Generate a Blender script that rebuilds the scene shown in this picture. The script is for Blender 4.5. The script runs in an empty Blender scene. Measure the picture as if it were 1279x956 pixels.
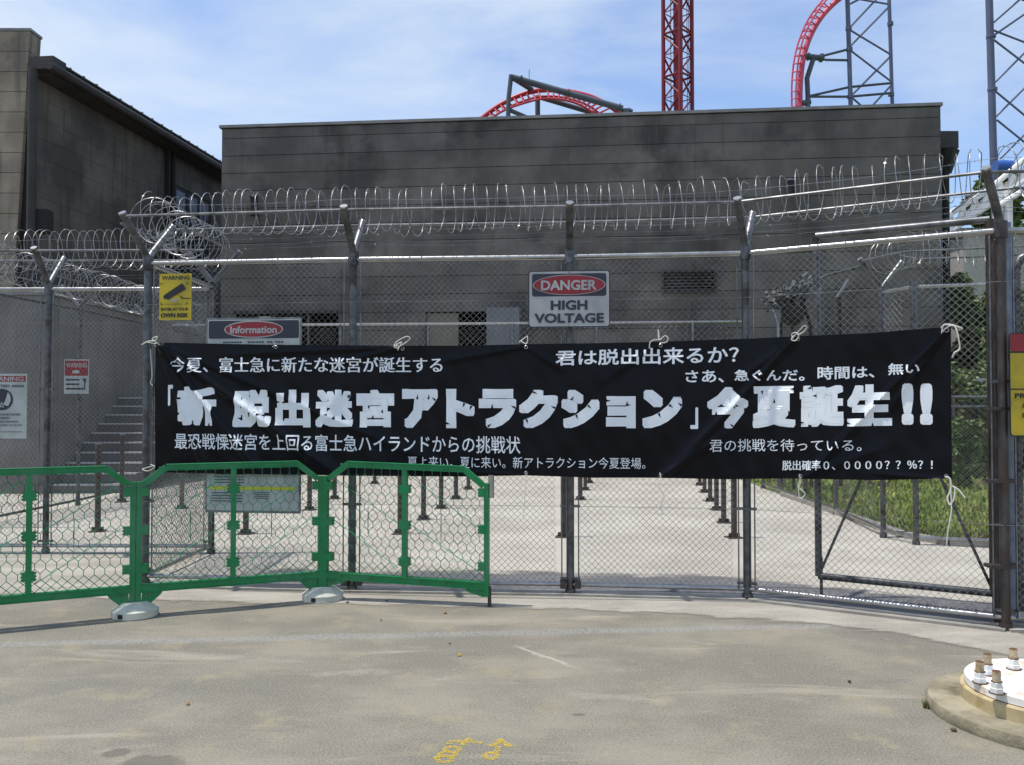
import bpy, bmesh, math, random
from mathutils import Vector, Matrix
random.seed(7)
scene = bpy.context.scene
COL = scene.collection
# ------------------------------------------------------------------ camera
F, CX, CY = 1090.0, 639.5, 478.0
PITCH = math.atan(25 / F)
EYE = Vector((0, 0, 1.5))
cd = bpy.data.cameras.new("camera"); cam = bpy.data.objects.new("camera", cd); COL.objects.link(cam)
cam.location = EYE; cam.rotation_euler = (math.radians(90) + PITCH, 0, 0)
cd.sensor_width = 36; cd.lens = 36 * F / 1279; cd.clip_end = 2000; cd.clip_start = 0.05
scene.camera = cam
scene.view_settings.view_transform = 'Standard'; scene.view_settings.look = 'None'
scene.view_settings.exposure = 0.0; scene.view_settings.gamma = 1
# ------------------------------------------------------------------ sun and sky
SUN = Vector((-0.30, -0.02, 1.0)).normalized()
sl = bpy.data.lights.new("sun", 'SUN'); sl.energy = 4.3; sl.angle = math.radians(0.6); sl.color = (1, .945, .86)
so = bpy.data.objects.new("sun", sl); COL.objects.link(so); so.location = (0, 0, 30)
so.rotation_euler = SUN.to_track_quat('Z', 'Y').to_euler()
w = bpy.data.worlds.new("World"); scene.world = w; w.use_nodes = True
nt = w.node_tree; nt.nodes.clear(); N = nt.nodes.new; L = nt.links.new
out = N('ShaderNodeOutputWorld'); bg = N('ShaderNodeBackground'); sky = N('ShaderNodeTexSky')
sky.sky_type = 'NISHITA'; sky.sun_disc = False
sky.sun_elevation = math.asin(SUN.z); sky.sun_rotation = math.atan2(SUN.x, SUN.y)
sky.altitude = 800; sky.air_density = 1.25; sky.dust_density = 1.2; sky.ozone_density = 2.2
tc = N('ShaderNodeTexCoord'); mp = N('ShaderNodeMapping'); mp.inputs['Scale'].default_value = (1.5, 1.0, 4.2)
mp.inputs['Rotation'].default_value = (0.15, 0.25, 0.3); mp.inputs['Location'].default_value = (0.3, 0.1, 0.4)
nz = N('ShaderNodeTexNoise'); nz.inputs['Scale'].default_value = 1.6; nz.inputs['Detail'].default_value = 7; nz.inputs['Roughness'].default_value = .55
nz.inputs['Distortion'].default_value = .35
rp = N('ShaderNodeValToRGB'); rp.color_ramp.elements[0].position = .34; rp.color_ramp.elements[1].position = .64
rp.color_ramp.elements[0].color = (.12, .12, .12, 1); rp.color_ramp.elements[1].color = (.88, .88, .88, 1)
mx = N('ShaderNodeMix'); mx.data_type = 'RGBA'
gain = N('ShaderNodeMix'); gain.data_type = 'RGBA'; gain.blend_type = 'MULTIPLY'; gain.inputs[0].default_value = 1
gain.inputs[7].default_value = (1.50, 1.62, 1.88, 1)
L(tc.outputs['Generated'], mp.inputs[0]); L(mp.outputs[0], nz.inputs['Vector']); L(nz.outputs['Fac'], rp.inputs[0])
L(sky.outputs[0], gain.inputs[6]); L(gain.outputs[2], mx.inputs[6])
L(rp.outputs[0], mx.inputs[0]); mx.inputs[7].default_value = (7.6, 8.6, 9.8, 1)
L(mx.outputs[2], bg.inputs[0]); bg.inputs[1].default_value = 0.10; L(bg.outputs[0], out.inputs[0])

# ------------------------------------------------------------------ pixel helpers (photo pixel -> place in the world)
cp, sp = math.cos(PITCH), math.sin(PITCH)
def ray(px, py):
    X = (px - CX) / F; V = -(py - CY) / F
    return Vector((X, cp - V * sp, sp + V * cp))
def gp(px, py, z=0.0):
    d = ray(px, py); t = (z - 1.5) / d.z; return EYE + d * t
def at(px, py, Y):
    d = ray(px, py); return EYE + d * (Y / d.y)
def hit(px, py, P, Q):          # vertical plane through ground points P, Q
    d = ray(px, py); n = Vector((Q[1] - P[1], -(Q[0] - P[0]), 0))
    t = (n.x * P[0] + n.y * P[1]) / (n.x * d.x + n.y * d.y); return EYE + d * t

# ------------------------------------------------------------------ materials
def mat(name, c, c2=None, sc=6, rough=.6, metal=0, bump=0, bsc=None, lo=.35, hi=.65, c3=None, sc3=1.2, detail=5, streak=None, spec=None, rnd=0, stretch=None):
    m = bpy.data.materials.new(name); m.use_nodes = True; nt = m.node_tree; b = nt.nodes['Principled BSDF']
    N = nt.nodes.new; L = nt.links.new
    b.inputs['Roughness'].default_value = rough; b.inputs['Metallic'].default_value = metal
    if spec is not None: b.inputs['Specular IOR Level'].default_value = spec
    if c2 is None and c3 is None and not bump:
        b.inputs['Base Color'].default_value = (*c, 1); return m
    g = N('ShaderNodeNewGeometry'); vec = g.outputs['Position']
    if stretch:
        mp = N('ShaderNodeMapping'); mp.inputs['Scale'].default_value = stretch; L(vec, mp.inputs[0]); vec = mp.outputs[0]
    def noise(s, d=5, v=None, r=.6):
        n = N('ShaderNodeTexNoise'); n.inputs['Scale'].default_value = s; n.inputs['Detail'].default_value = d; n.inputs['Roughness'].default_value = r
        L(v or vec, n.inputs['Vector']); return n.outputs['Fac']
    def ramp(f, a, e):
        r = N('ShaderNodeMapRange'); r.inputs[1].default_value = a; r.inputs[2].default_value = e; r.interpolation_type = 'SMOOTHSTEP'; L(f, r.inputs[0]); return r.outputs[0]
    def mix(f, a, bcol):
        x = N('ShaderNodeMix'); x.data_type = 'RGBA'; L(f, x.inputs[0])
        for i, v in ((6, a), (7, bcol)):
            if isinstance(v, tuple): x.inputs[i].default_value = (*v, 1)
            else: L(v, x.inputs[i])
        return x.outputs[2]
    cur = c
    if c2: cur = mix(ramp(noise(sc, detail), lo, hi), c, c2)
    if c3: cur = mix(ramp(noise(sc3, 4), .5, .68), cur, c3)
    if streak:
        mp = N('ShaderNodeMapping'); mp.inputs['Scale'].default_value = (3, 3, .22); L(g.outputs['Position'], mp.inputs[0])
        cur = mix(ramp(noise(1.4, 5, mp.outputs[0]), .48, .75), cur, streak)
    if rnd:
        oi = N('ShaderNodeObjectInfo'); mr = N('ShaderNodeMapRange'); mr.inputs[3].default_value = 1 - rnd; mr.inputs[4].default_value = 1 + rnd
        L(oi.outputs['Random'], mr.inputs[0]); hv = N('ShaderNodeHueSaturation'); L(mr.outputs[0], hv.inputs['Value']); L(cur, hv.inputs['Color']); cur = hv.outputs[0]
    if isinstance(cur, tuple): b.inputs['Base Color'].default_value = (*cur, 1)
    else: L(cur, b.inputs['Base Color'])
    if bump:
        bp = N('ShaderNodeBump'); bp.inputs['Strength'].default_value = min(1, bump); bp.inputs['Distance'].default_value = .012
        L(noise(bsc or sc * 3, 6), bp.inputs['Height']); L(bp.outputs[0], b.inputs['Normal'])
    return m
MT = {}
MT['wall'] = mat('dark_render', (.080, .075, .071), (.134, .125, .115), sc=.9, rough=.9, bump=.35, bsc=25, c3=(.050, .046, .046), sc3=.6, streak=(.100, .088, .072), rnd=.10)
MT['wall_left'] = mat('brown_render', (.085, .074, .062), (.135, .12, .10), sc=.8, rough=.9, bump=.35, bsc=25, c3=(.055, .05, .046), sc3=.5, streak=(.05, .045, .04), rnd=.03)
MT['pilaster'] = mat('weathered_render', (.20, .17, .125), (.31, .265, .20), sc=1.1, rough=.9, bump=.3, bsc=25, c3=(.12, .10, .085), sc3=.8, streak=(.11, .10, .08), rnd=.06)
MT['backing'] = mat('dark_backing', (.02, .02, .02), rough=.95)  # near-black colour of the panel backing, pipes and small dark fittings
MT['coping'] = mat('coping_metal', (.16, .16, .155), (.22, .22, .21), sc=2, rough=.6, metal=.2)
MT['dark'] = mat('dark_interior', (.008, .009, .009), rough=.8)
MT['fascia'] = mat('dark_fascia', (.022, .019, .018), (.035, .032, .03), sc=2, rough=.7)
MT['galv'] = mat('galvanised_steel', (.15, .155, .165), (.23, .235, .245), sc=14, rough=.42, metal=.8, c3=(.10, .10, .105), sc3=5)
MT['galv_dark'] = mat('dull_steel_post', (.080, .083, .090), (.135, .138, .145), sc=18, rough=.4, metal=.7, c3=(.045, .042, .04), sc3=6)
MT['bright'] = mat('bright_rail_steel', (.32, .32, .32), (.42, .42, .41), sc=9, rough=.30, metal=.85)
MT['wire'] = mat('fence_wire', (.33, .325, .31), (.15, .145, .135), sc=2.5, rough=.45, metal=.3)
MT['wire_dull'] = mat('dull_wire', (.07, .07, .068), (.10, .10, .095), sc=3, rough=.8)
MT['razor'] = mat('razor_wire_steel', (.42, .42, .42), (.20, .20, .20), sc=6, rough=.40, metal=.8)
MT['rust'] = mat('rusty_pipe', (.055, .043, .040), (.085, .075, .072), sc=10, rough=.5, metal=.4, c3=(.06, .038, .028), sc3=5, bump=.1)
MT['bluepipe'] = mat('blue_grey_pipe', (.14, .18, .24), (.22, .26, .32), sc=9, rough=.45, metal=.5)
MT['green'] = mat('green_plastic', (.0, .215, .062), (.0, .155, .042), sc=5, rough=.42, c3=(.03, .20, .085), sc3=3, lo=.3, hi=.7)
MT['greenlight'] = mat('pale_green_plastic', (.02, .34, .14), rough=.45)
MT['greendark'] = mat('dark_green_net', (.006, .125, .052), (.03, .23, .11), sc=4, rough=.5)
MT['cloth'] = mat('black_banner_cloth', (.0018, .0021, .0042), (.0027, .003, .006), sc=8, rough=.30, bump=.04, bsc=90, spec=.17)
MT['print'] = mat('white_print', (.80, .84, .87), (.77, .81, .85), sc=5, rough=.6, spec=.08)
MT['cord'] = mat('white_cord', (.68, .66, .58), rough=.8)
MT['signwhite'] = mat('sign_white', (.40, .41, .41), (.32, .33, .335), sc=5, rough=.45)
MT['signpale'] = mat('sign_pale', (.42, .46, .44), (.32, .36, .34), sc=5, rough=.5)
MT['signnavy'] = mat('sign_navy', (.018, .022, .038), rough=.45)
MT['signblack'] = mat('sign_black', (.012, .012, .016), rough=.5)
MT['signred'] = mat('sign_red', (.27, .012, .02), (.21, .012, .018), sc=6, rough=.45)
MT['signyellow'] = mat('sign_yellow', (.52, .40, .015), (.40, .31, .02), sc=5, rough=.5, c3=(.30, .23, .02), sc3=3)
MT['limestripe'] = mat('lime_stripe', (.45, .50, .03), rough=.5)
MT['foot'] = mat('concrete_foot', (.56, .57, .49), (.44, .45, .38), sc=12, rough=.75, bump=.3, bsc=60)
MT['white'] = mat('white_paint', (.78, .78, .76), (.70, .69, .65), sc=9, rough=.5)
MT['whitebase'] = mat('rust_stained_white', (.80, .80, .78), (.74, .73, .69), sc=9, rough=.5, c3=(.60, .50, .36), sc3=11)
MT['cream'] = mat('cream_paint', (.52, .43, .25), (.42, .33, .18), sc=7, rough=.65, c3=(.36, .27, .13), sc3=9)
MT['plinth'] = mat('mossy_concrete', (.20, .175, .115), (.34, .30, .21), sc=5, rough=.85, bump=.7, bsc=40, c3=(.11, .10, .055), sc3=4)
MT['bolt'] = mat('rust_tipped_bolt', (.50, .42, .28), (.34, .23, .12), sc=30, rough=.6)
MT['rustring'] = mat('rust_ring', (.12, .05, .02), rough=.8)
MT['red'] = mat('red_track_paint', (.50, .025, .045), (.40, .02, .035), sc=.8, rough=.45)
MT['redtower'] = mat('red_tower_paint', (.22, .006, .018), (.15, .005, .014), sc=.5, rough=.55)
MT['pink'] = mat('faded_red_paint', (.66, .10, .16), (.52, .06, .11), sc=.6, rough=.5)
MT['steelgrey'] = mat('grey_support_paint', (.075, .095, .12), (.05, .06, .075), sc=.5, rough=.5)
MT['steelblue'] = mat('blue_grey_tower_paint', (.10, .12, .20), (.075, .09, .15), sc=.4, rough=.5)
MT['asph_yellow'] = mat('yellow_spray_paint', (.62, .44, .03), (.45, .36, .10), sc=40, rough=.8, lo=.45, hi=.75)
MT['concretewall'] = mat('pale_concrete_wall', (.15, .142, .136), (.20, .192, .182), sc=1.3, rough=.9, bump=.3, bsc=20, c3=(.15, .14, .135), sc3=.9, streak=(.13, .125, .12))
MT['stairedge'] = mat('stair_nosing', (.55, .56, .56), rough=.6)
MT['bush'] = mat('bush_leaf', (.045, .09, .02), (.12, .18, .04), sc=1.6, rough=.55, rnd=0, c3=(.17, .17, .05), sc3=1.1)
MT['trunk'] = mat('bark', (.07, .05, .035), rough=.9)
MT['grass'] = mat('grass_blade', (.135, .20, .03), (.24, .28, .055), sc=1.2, rough=.7, c3=(.22, .19, .07), sc3=.8)
MT['beige'] = mat('beige_wall', (.38, .35, .31), (.44, .41, .37), sc=1.2, rough=.85)
MT['net'] = mat('camouflage_net', (.07, .075, .072), (.14, .145, .145), sc=9, rough=.9, bump=1, bsc=40)
MT['glass'] = mat('dark_blue_glass', (.012, .022, .045), rough=.15)
MT['bluecan'] = mat('blue_plastic', (.02, .09, .38), rough=.4)
MT['stone'] = mat('brown_stone', (.11, .07, .05), rough=.9)
MT['leaflit'] = mat('dry_leaf', (.30, .17, .07), rough=.8)
MT['greybox'] = mat('grey_cabinet', (.10, .105, .12), (.125, .13, .145), sc=3, rough=.6)
MT['tan'] = mat('tan_board', (.15, .145, .11), rough=.8)

def ground_mat(name, kind):
    m = bpy.data.materials.new(name); m.use_nodes = True; nt = m.node_tree; b = nt.nodes['Principled BSDF']; N = nt.nodes.new; L = nt.links.new
    b.inputs['Roughness'].default_value = .92; b.inputs['Specular IOR Level'].default_value = .25
    g = N('ShaderNodeNewGeometry'); P = g.outputs['Position']
    def noise(s, d=6, st=None, r=.6, dist=0):
        v = P
        if st: mp = N('ShaderNodeMapping'); mp.inputs['Scale'].default_value = st; L(P, mp.inputs[0]); v = mp.outputs[0]
        n = N('ShaderNodeTexNoise'); n.inputs['Scale'].default_value = s; n.inputs['Detail'].default_value = d; n.inputs['Roughness'].default_value = r; n.inputs['Distortion'].default_value = dist
        L(v, n.inputs['Vector']); return n.outputs['Fac']
    def ramp(f, a, e):
        r = N('ShaderNodeMapRange'); r.inputs[1].default_value = a; r.inputs[2].default_value = e; r.interpolation_type = 'SMOOTHSTEP'; L(f, r.inputs[0]); return r.outputs[0]
    def mix(f, a, c, k=1, bt='MIX'):
        x = N('ShaderNodeMix'); x.data_type = 'RGBA'; x.blend_type = bt
        if k != 1:
            mm = N('ShaderNodeMath'); mm.operation = 'MULTIPLY'; mm.inputs[1].default_value = k; L(f, mm.inputs[0]); f = mm.outputs[0]
        L(f, x.inputs[0])
        for i, v in ((6, a), (7, c)):
            if isinstance(v, tuple): x.inputs[i].default_value = (*v, 1)
            else: L(v, x.inputs[i])
        return x.outputs[2]
    def math_(op, a, c=None):
        x = N('ShaderNodeMath'); x.operation = op
        for i, v in ((0, a), (1, c)):
            if v is None: continue
            if isinstance(v, (int, float)): x.inputs[i].default_value = v
            else: L(v, x.inputs[i])
        return x.outputs[0]
    sep = N('ShaderNodeSeparateXYZ'); L(P, sep.inputs[0]); X, Y = sep.outputs[0], sep.outputs[1]
    if kind == 'asphalt':
        c = mix(ramp(noise(1.1, 6, (1, 1.4, 1)), .38, .66), (.145, .134, .105), (.225, .205, .155))
        c = mix(ramp(noise(.55, 5), .50, .70), c, (.120, .114, .098), .8)
        c = mix(ramp(noise(1.6, 7, (.35, 1.6, 1), .65, .8), .55, .72), c, (.33, .30, .235), .8)
        c = mix(ramp(noise(3.2, 6, (1, 1, 1), .65), .54, .70), c, (.27, .235, .14), .6)
        c = mix(ramp(noise(2.0, 5, (.6, 1.5, 1)), .62, .70), c, (.11, .105, .095), .55)
        # tiny aggregate
        c = mix(ramp(noise(95, 3), .35, .68), c, (.36, .34, .30), .42)
        c = mix(ramp(noise(70, 2), .60, .76), c, (.055, .053, .048), .65)
        c = mix(ramp(noise(38, 2), .66, .76), c, (.40, .385, .34), .5)
        # old tar seam running across
        line = math_('SUBTRACT', Y, math_('ADD', math_('MULTIPLY', X, .085), 5.72))
        wob = math_('MULTIPLY', math_('SUBTRACT', noise(2.5, 4), .5), .10)
        d = math_('ABSOLUTE', math_('ADD', line, wob)); msk = N('ShaderNodeMapRange'); msk.inputs[1].default_value = .02; msk.inputs[2].default_value = .10
        msk.inputs[3].default_value = 1; msk.inputs[4].default_value = 0; msk.interpolation_type = 'SMOOTHSTEP'; L(d, msk.inputs[0])
        mk = math_('MULTIPLY', msk.outputs[0], ramp(noise(40, 3), .36, .6))
        c = mix(mk, c, (.30, .31, .32), .55)
        # pale scrape
        def scrape(p0, p1, wd, col, k, cur):
            dx, dy = p1[0] - p0[0], p1[1] - p0[1]; ln = math.hypot(dx, dy); nx, ny = -dy / ln, dx / ln
            dd = math_('ABSOLUTE', math_('SUBTRACT', math_('ADD', math_('ADD', math_('MULTIPLY', X, nx), math_('MULTIPLY', Y, ny)), math_('MULTIPLY', math_('SUBTRACT', noise(6, 3), .5), wd * 3)), nx * p0[0] + ny * p0[1]))
            tt = math_('ADD', math_('MULTIPLY', X, dx / ln), math_('MULTIPLY', Y, dy / ln)); t0 = dx / ln * p0[0] + dy / ln * p0[1]
            a = ramp(tt, t0, t0 + .1); bb = ramp(tt, t0 + ln, t0 + ln - .25)
            q = N('ShaderNodeMapRange'); q.inputs[1].default_value = wd * .4; q.inputs[2].default_value = wd; q.inputs[3].default_value = 1; q.inputs[4].default_value = 0; L(dd, q.inputs[0])
            mk = math_('MULTIPLY', math_('MULTIPLY', q.outputs[0], math_('MULTIPLY', a, bb)), ramp(noise(25, 3), .3, .55))
            return mix(mk, cur, col, k)
        a, e = gp(640, 806), gp(735, 840); c = scrape(a, e, .022, (.42, .40, .35), .6, c)
        a, e = gp(700, 866), gp(870, 878); c = scrape(a, e, .05, (.33, .31, .25), .4, c)
        a, e = gp(1019, 861), gp(1050, 864); c = scrape(a, e, .028, (.55, .52, .46), .8, c)
        a, e = gp(380, 842), gp(520, 838); c = scrape(a, e, .06, (.33, .31, .27), .45, c)
        # damp patches at the near edge
        for (px, py, rx, ry) in ((145, 941, .07, .045), (190, 955, .13, .09), (722, 893, .035, .02)):
            q = gp(px, py)
            ex = math_('POWER', math_('DIVIDE', math_('SUBTRACT', X, q.x), rx), 2); ey = math_('POWER', math_('DIVIDE', math_('SUBTRACT', Y, q.y), ry), 2)
            rr = math_('ADD', math_('ADD', ex, ey), math_('MULTIPLY', math_('SUBTRACT', noise(9, 5), .5), 3.2))
            s_ = N('ShaderNodeMapRange'); s_.inputs[1].default_value = .7; s_.inputs[2].default_value = 1.3; s_.inputs[3].default_value = 1; s_.inputs[4].default_value = 0; L(rr, s_.inputs[0])
            c = mix(s_.outputs[0], c, (.11, .10, .085), .7)
        bs, bd = 60, .5
    elif kind == 'apron':
        c = mix(ramp(noise(1.8, 6, (.6, 1.6, 1)), .36, .66), (.26, .24, .20), (.37, .345, .295))
        c = mix(ramp(noise(3.0, 6, (.4, 2, 1)), .56, .70), c, (.22, .20, .175), .7)
        c = mix(ramp(noise(80, 3), .4, .7), c, (.46, .44, .40), .35)
        bs, bd = 70, .35
    elif kind == 'queue':
        c = mix(ramp(noise(.8, 6), .36, .66), (.33, .305, .265), (.425, .40, .35))
        c = mix(ramp(noise(.5, 5, (1, .6, 1)), .55, .72), c, (.28, .26, .225), .7)
        c = mix(ramp(noise(2.2, 6, (1, .5, 1), .65), .60, .70), c, (.24, .22, .185), .55)
        c = mix(ramp(noise(60, 3), .4, .7), c, (.52, .50, .46), .3)
        bs, bd = 50, .3
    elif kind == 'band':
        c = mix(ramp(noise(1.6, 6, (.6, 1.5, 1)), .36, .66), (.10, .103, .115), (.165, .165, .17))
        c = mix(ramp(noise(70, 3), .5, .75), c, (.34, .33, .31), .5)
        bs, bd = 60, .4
    elif kind == 'lawn':
        c = mix(ramp(noise(1.2, 6), .36, .66), (.09, .14, .028), (.17, .21, .05))
        c = mix(ramp(noise(.8, 6), .55, .72), c, (.16, .12, .05), .6)
        bs, bd = 20, 1
    L(c, b.inputs['Base Color'])
    bp = N('ShaderNodeBump'); bp.inputs['Strength'].default_value = bd; bp.inputs['Distance'].default_value = .006; L(noise(bs, 5), bp.inputs['Height']); L(bp.outputs[0], b.inputs['Normal'])
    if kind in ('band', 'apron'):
        # ragged outline of the sheet, cut by noise
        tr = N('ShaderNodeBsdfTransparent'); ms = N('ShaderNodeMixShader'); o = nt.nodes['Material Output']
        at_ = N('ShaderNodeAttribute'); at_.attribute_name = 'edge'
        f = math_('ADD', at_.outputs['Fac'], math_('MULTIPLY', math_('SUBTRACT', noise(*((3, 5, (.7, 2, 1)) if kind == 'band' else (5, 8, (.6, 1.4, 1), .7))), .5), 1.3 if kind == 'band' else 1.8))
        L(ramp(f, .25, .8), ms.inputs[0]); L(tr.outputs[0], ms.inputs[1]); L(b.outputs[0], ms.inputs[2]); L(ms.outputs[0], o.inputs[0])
    return m

# ------------------------------------------------------------------ object helpers
WM = {}
def props(o, label=None, cat=None, group=None, kind=None):
    if label: o['label'] = label
    if cat: o['category'] = cat
    if group: o['group'] = group
    if kind: o['kind'] = kind
    return o
def thing(name, label, cat, loc=(0, 0, 0), group=None, rotz=0):
    o = bpy.data.objects.new(name, None); COL.objects.link(o); o.location = loc; o.rotation_euler = (0, 0, rotz); o.empty_display_size = .1
    WM[o] = Matrix.Translation(Vector(loc)) @ Matrix.Rotation(rotz, 4, 'Z')
    return props(o, label, cat, group)
class MB:
    def __init__(s): s.v = []; s.f = []
    def quad(s, a, b, c, d):
        n = len(s.v); s.v += [Vector(a), Vector(b), Vector(c), Vector(d)]; s.f.append((n, n + 1, n + 2, n + 3)); return s
    def poly(s, pts):
        n = len(s.v); s.v += [Vector(p) for p in pts]; s.f.append(tuple(range(n, n + len(pts)))); return s
    def prism(s, pts, off):      # polygon extruded by a vector
        n = len(s.v); k = len(pts); off = Vector(off); s.v += [Vector(p) for p in pts] + [Vector(p) + off for p in pts]
        s.f.append(tuple(range(n + k - 1, n - 1, -1))); s.f.append(tuple(range(n + k, n + 2 * k)))
        for i in range(k): j = (i + 1) % k; s.f.append((n + i, n + j, n + k + j, n + k + i))
        return s
    def box(s, c, size, ax=(1, 0, 0), up=(0, 0, 1)):
        ax = Vector(ax).normalized(); up = Vector(up).normalized(); ay = up.cross(ax).normalized(); up = ax.cross(ay)
        c = Vector(c); a, b, h = ax * size[0] / 2, ay * size[1] / 2, up * size[2] / 2
        return s.prism([c - a - b - h, c + a - b - h, c + a + b - h, c - a + b - h], up * size[2])
    def tube(s, path, r, n=8, caps=True, r2=None):
        path = [Vector(p) for p in path]; base = len(s.v); K = len(path); prev = None
        for i, p in enumerate(path):
            t = (path[min(i + 1, K - 1)] - path[max(i - 1, 0)]); t.normalize()
            if prev is None:
                u = t.orthogonal().normalized()
            else:
                u = prev - t * prev.dot(t); u = u.normalized() if u.length > 1e-6 else t.orthogonal().normalized()
            prev = u; v = t.cross(u); rr = r if r2 is None else r + (r2 - r) * i / (K - 1)
            for j in range(n):
                a = 2 * math.pi * j / n; s.v.append(p + u * (rr * math.cos(a)) + v * (rr * math.sin(a)))
        for i in range(K - 1):
            for j in range(n):
                a = base + i * n + j; b = base + i * n + (j + 1) % n; s.f.append((a, b, b + n, a + n))
        if caps:
            s.f.append(tuple(base + j for j in range(n - 1, -1, -1))); s.f.append(tuple(base + (K - 1) * n + j for j in range(n)))
        return s
    def lathe(s, c, prof, n=24):
        c = Vector(c); base = len(s.v); K = len(prof)
        for (r, z) in prof:
            for j in range(n):
                a = 2 * math.pi * j / n; s.v.append(c + Vector((r * math.cos(a), r * math.sin(a), z)))
        for i in range(K - 1):
            for j in range(n):
                a = base + i * n + j; b = base + i * n + (j + 1) % n; s.f.append((a, b, b + n, a + n))
        s.f.append(tuple(base + j for j in range(n - 1, -1, -1))); s.f.append(tuple(base + (K - 1) * n + j for j in range(n)))
        return s
    def mesh(s, name, m, inv=None, smooth=False):
        me = bpy.data.meshes.new(name)
        vs = [inv @ v for v in s.v] if inv is not None else s.v
        me.from_pydata([tuple(v) for v in vs], [], s.f); me.materials.append(m)
        if smooth:
            me.polygons.foreach_set('use_smooth', [len(p.vertices) == 4 for p in me.polygons])
            if len(me.polygons) < 6000: me.set_sharp_from_angle(angle=math.radians(38))
        return me
    def build(s, name, m, parent=None, smooth=False, kind=None, label=None):
        inv = WM[parent].inverted() if parent in WM else None
        if isinstance(m, str): m = MT[m]
        o = bpy.data.objects.new(name, s.mesh(name, m, inv, smooth)); COL.objects.link(o)
        if parent: o.parent = parent; WM[o] = WM[parent]
        if kind: o['kind'] = kind
        if label: o['label'] = label
        return o
def T(path, r, n=8, **k): return MB().tube(path, r, n, **k)
def B(c, size, ax=(1, 0, 0), up=(0, 0, 1)): return MB().box(c, size, ax, up)
def inst(me, name, parent, loc, rotz=0, scale=None):     # piece sharing mesh data
    o = bpy.data.objects.new(name, me); COL.objects.link(o); o.parent = parent; o.location = loc; o.rotation_euler = (0, 0, rotz)
    if scale: o.scale = scale
    return o
def V3(p, z): return Vector((p[0], p[1], z))

# text as mesh, normalised to its bounding box, mapped by fn(u,v) -> Vector ; u 0..1 left-right, v 0..1 bottom-top
NICKS = []
def text_mb(body, fn, bold=0.0, sx=None, cut=None, res=3, keep=None, nicks=0):
    cu = bpy.data.curves.new('lettering', 'FONT'); cu.body = body; cu.size = 1; cu.resolution_u = res
    ob = bpy.data.objects.new('tmp', cu); COL.objects.link(ob)
    dg = bpy.context.evaluated_depsgraph_get(); me = bpy.data.meshes.new_from_object(ob.evaluated_get(dg))
    bpy.data.objects.remove(ob); bpy.data.curves.remove(cu)
    bm = bmesh.new(); bm.from_mesh(me); bpy.data.meshes.remove(me)
    bmesh.ops.remove_doubles(bm, verts=bm.verts, dist=1e-5)
    NICKS.clear()
    xs = [v.co.x for v in bm.verts]; ys = [v.co.y for v in bm.verts]
    x0, x1, y0, y1 = min(xs), max(xs), min(ys), max(ys)
    if keep: y0, y1 = keep
    for v in bm.verts: v.co.x = (v.co.x - x0) / (x1 - x0); v.co.y = (v.co.y - y0) / (y1 - y0); v.co.z = 0
    if cut:
        for ax, n in ((0, cut[0]), (1, cut[1])):
            for i in range(1, n):
                co = Vector((0, 0, 0)); co[ax] = i / n; no = Vector((0, 0, 0)); no[ax] = 1
                bmesh.ops.bisect_plane(bm, geom=bm.verts[:] + bm.edges[:] + bm.faces[:], plane_co=co, plane_no=no, dist=1e-6)
    mb = MB(); bm.verts.index_update(); W_, H_ = x1 - x0, y1 - y0
    offs = [(0, 0)]
    if bold < -.003: offs += [(k * -bold / 2, 0) for k in (-2, -1, 1, 2)]; bold = -bold
    elif bold > .004: offs += [(bold * math.cos(k * math.pi / 4 + .2), bold * math.sin(k * math.pi / 4 + .2)) for k in range(8)]
    if bold > .04: offs = [(bold * i / 2, bold * j / 2) for i in (-2, -1, 0, 1, 2) for j in (-2, -1, 0, 1, 2) if (i or j) and (abs(i) == 2 or abs(j) == 2 or i * j == 0)] + [(0, 0)]
    nick = []
    if nicks:
        rn = random.Random(body); be = [e for e in bm.edges if e.is_boundary and e.calc_length() > .05 and 0 < 1]
        rn.shuffle(be)
        for e in be[:nicks]:
            a_, b_ = e.verts[0].co, e.verts[1].co; n_ = Vector((b_.y - a_.y, a_.x - b_.x, 0)).normalized(); m_ = a_.lerp(b_, rn.uniform(.3, .7))
            cf = e.link_faces[0].calc_center_median()
            if (cf - m_).dot(n_) > 0: n_ = -n_
            nick.append((m_.copy(), n_, (b_ - a_).normalized()))
    bx, by = bold / W_, bold / H_
    vs = [(v.co.x, v.co.y) for v in bm.verts]; fs = [tuple(v.index for v in f.verts) for f in bm.faces]
    for k, (ox, oy) in enumerate(offs):
        n0 = len(mb.v)
        for (x, y) in vs:
            X_ = (x + ox / W_ + bx) / (1 + 2 * bx); Y_ = (y + oy / H_ + by) / (1 + 2 * by) if not keep else y + oy / H_
            mb.v.append(fn(X_, Y_, k * .00012))
        mb.f += [tuple(i + n0 for i in f) for f in fs]
    for (m_, n_, t_) in nick:
        k_ = Vector((W_, H_, 0)); e_ = 1.0
        def g(p): X_ = (p.x + bx) / (1 + 2 * bx); Y_ = (p.y + by) / (1 + 2 * by); return fn(X_, Y_, .0036)
        out_ = Vector((n_.x * (bold + .012) / W_, n_.y * (bold + .012) / H_, 0)); tw_ = Vector((t_.x * .030 / W_, t_.y * .030 / H_, 0)); in_ = Vector((n_.x * .035 / W_, n_.y * .035 / H_, 0))
        NICKS.append([g(m_ + out_ - tw_), g(m_ + out_ + tw_), g(m_ - in_ + tw_ * .3)])
    bm.free(); return mb

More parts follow.
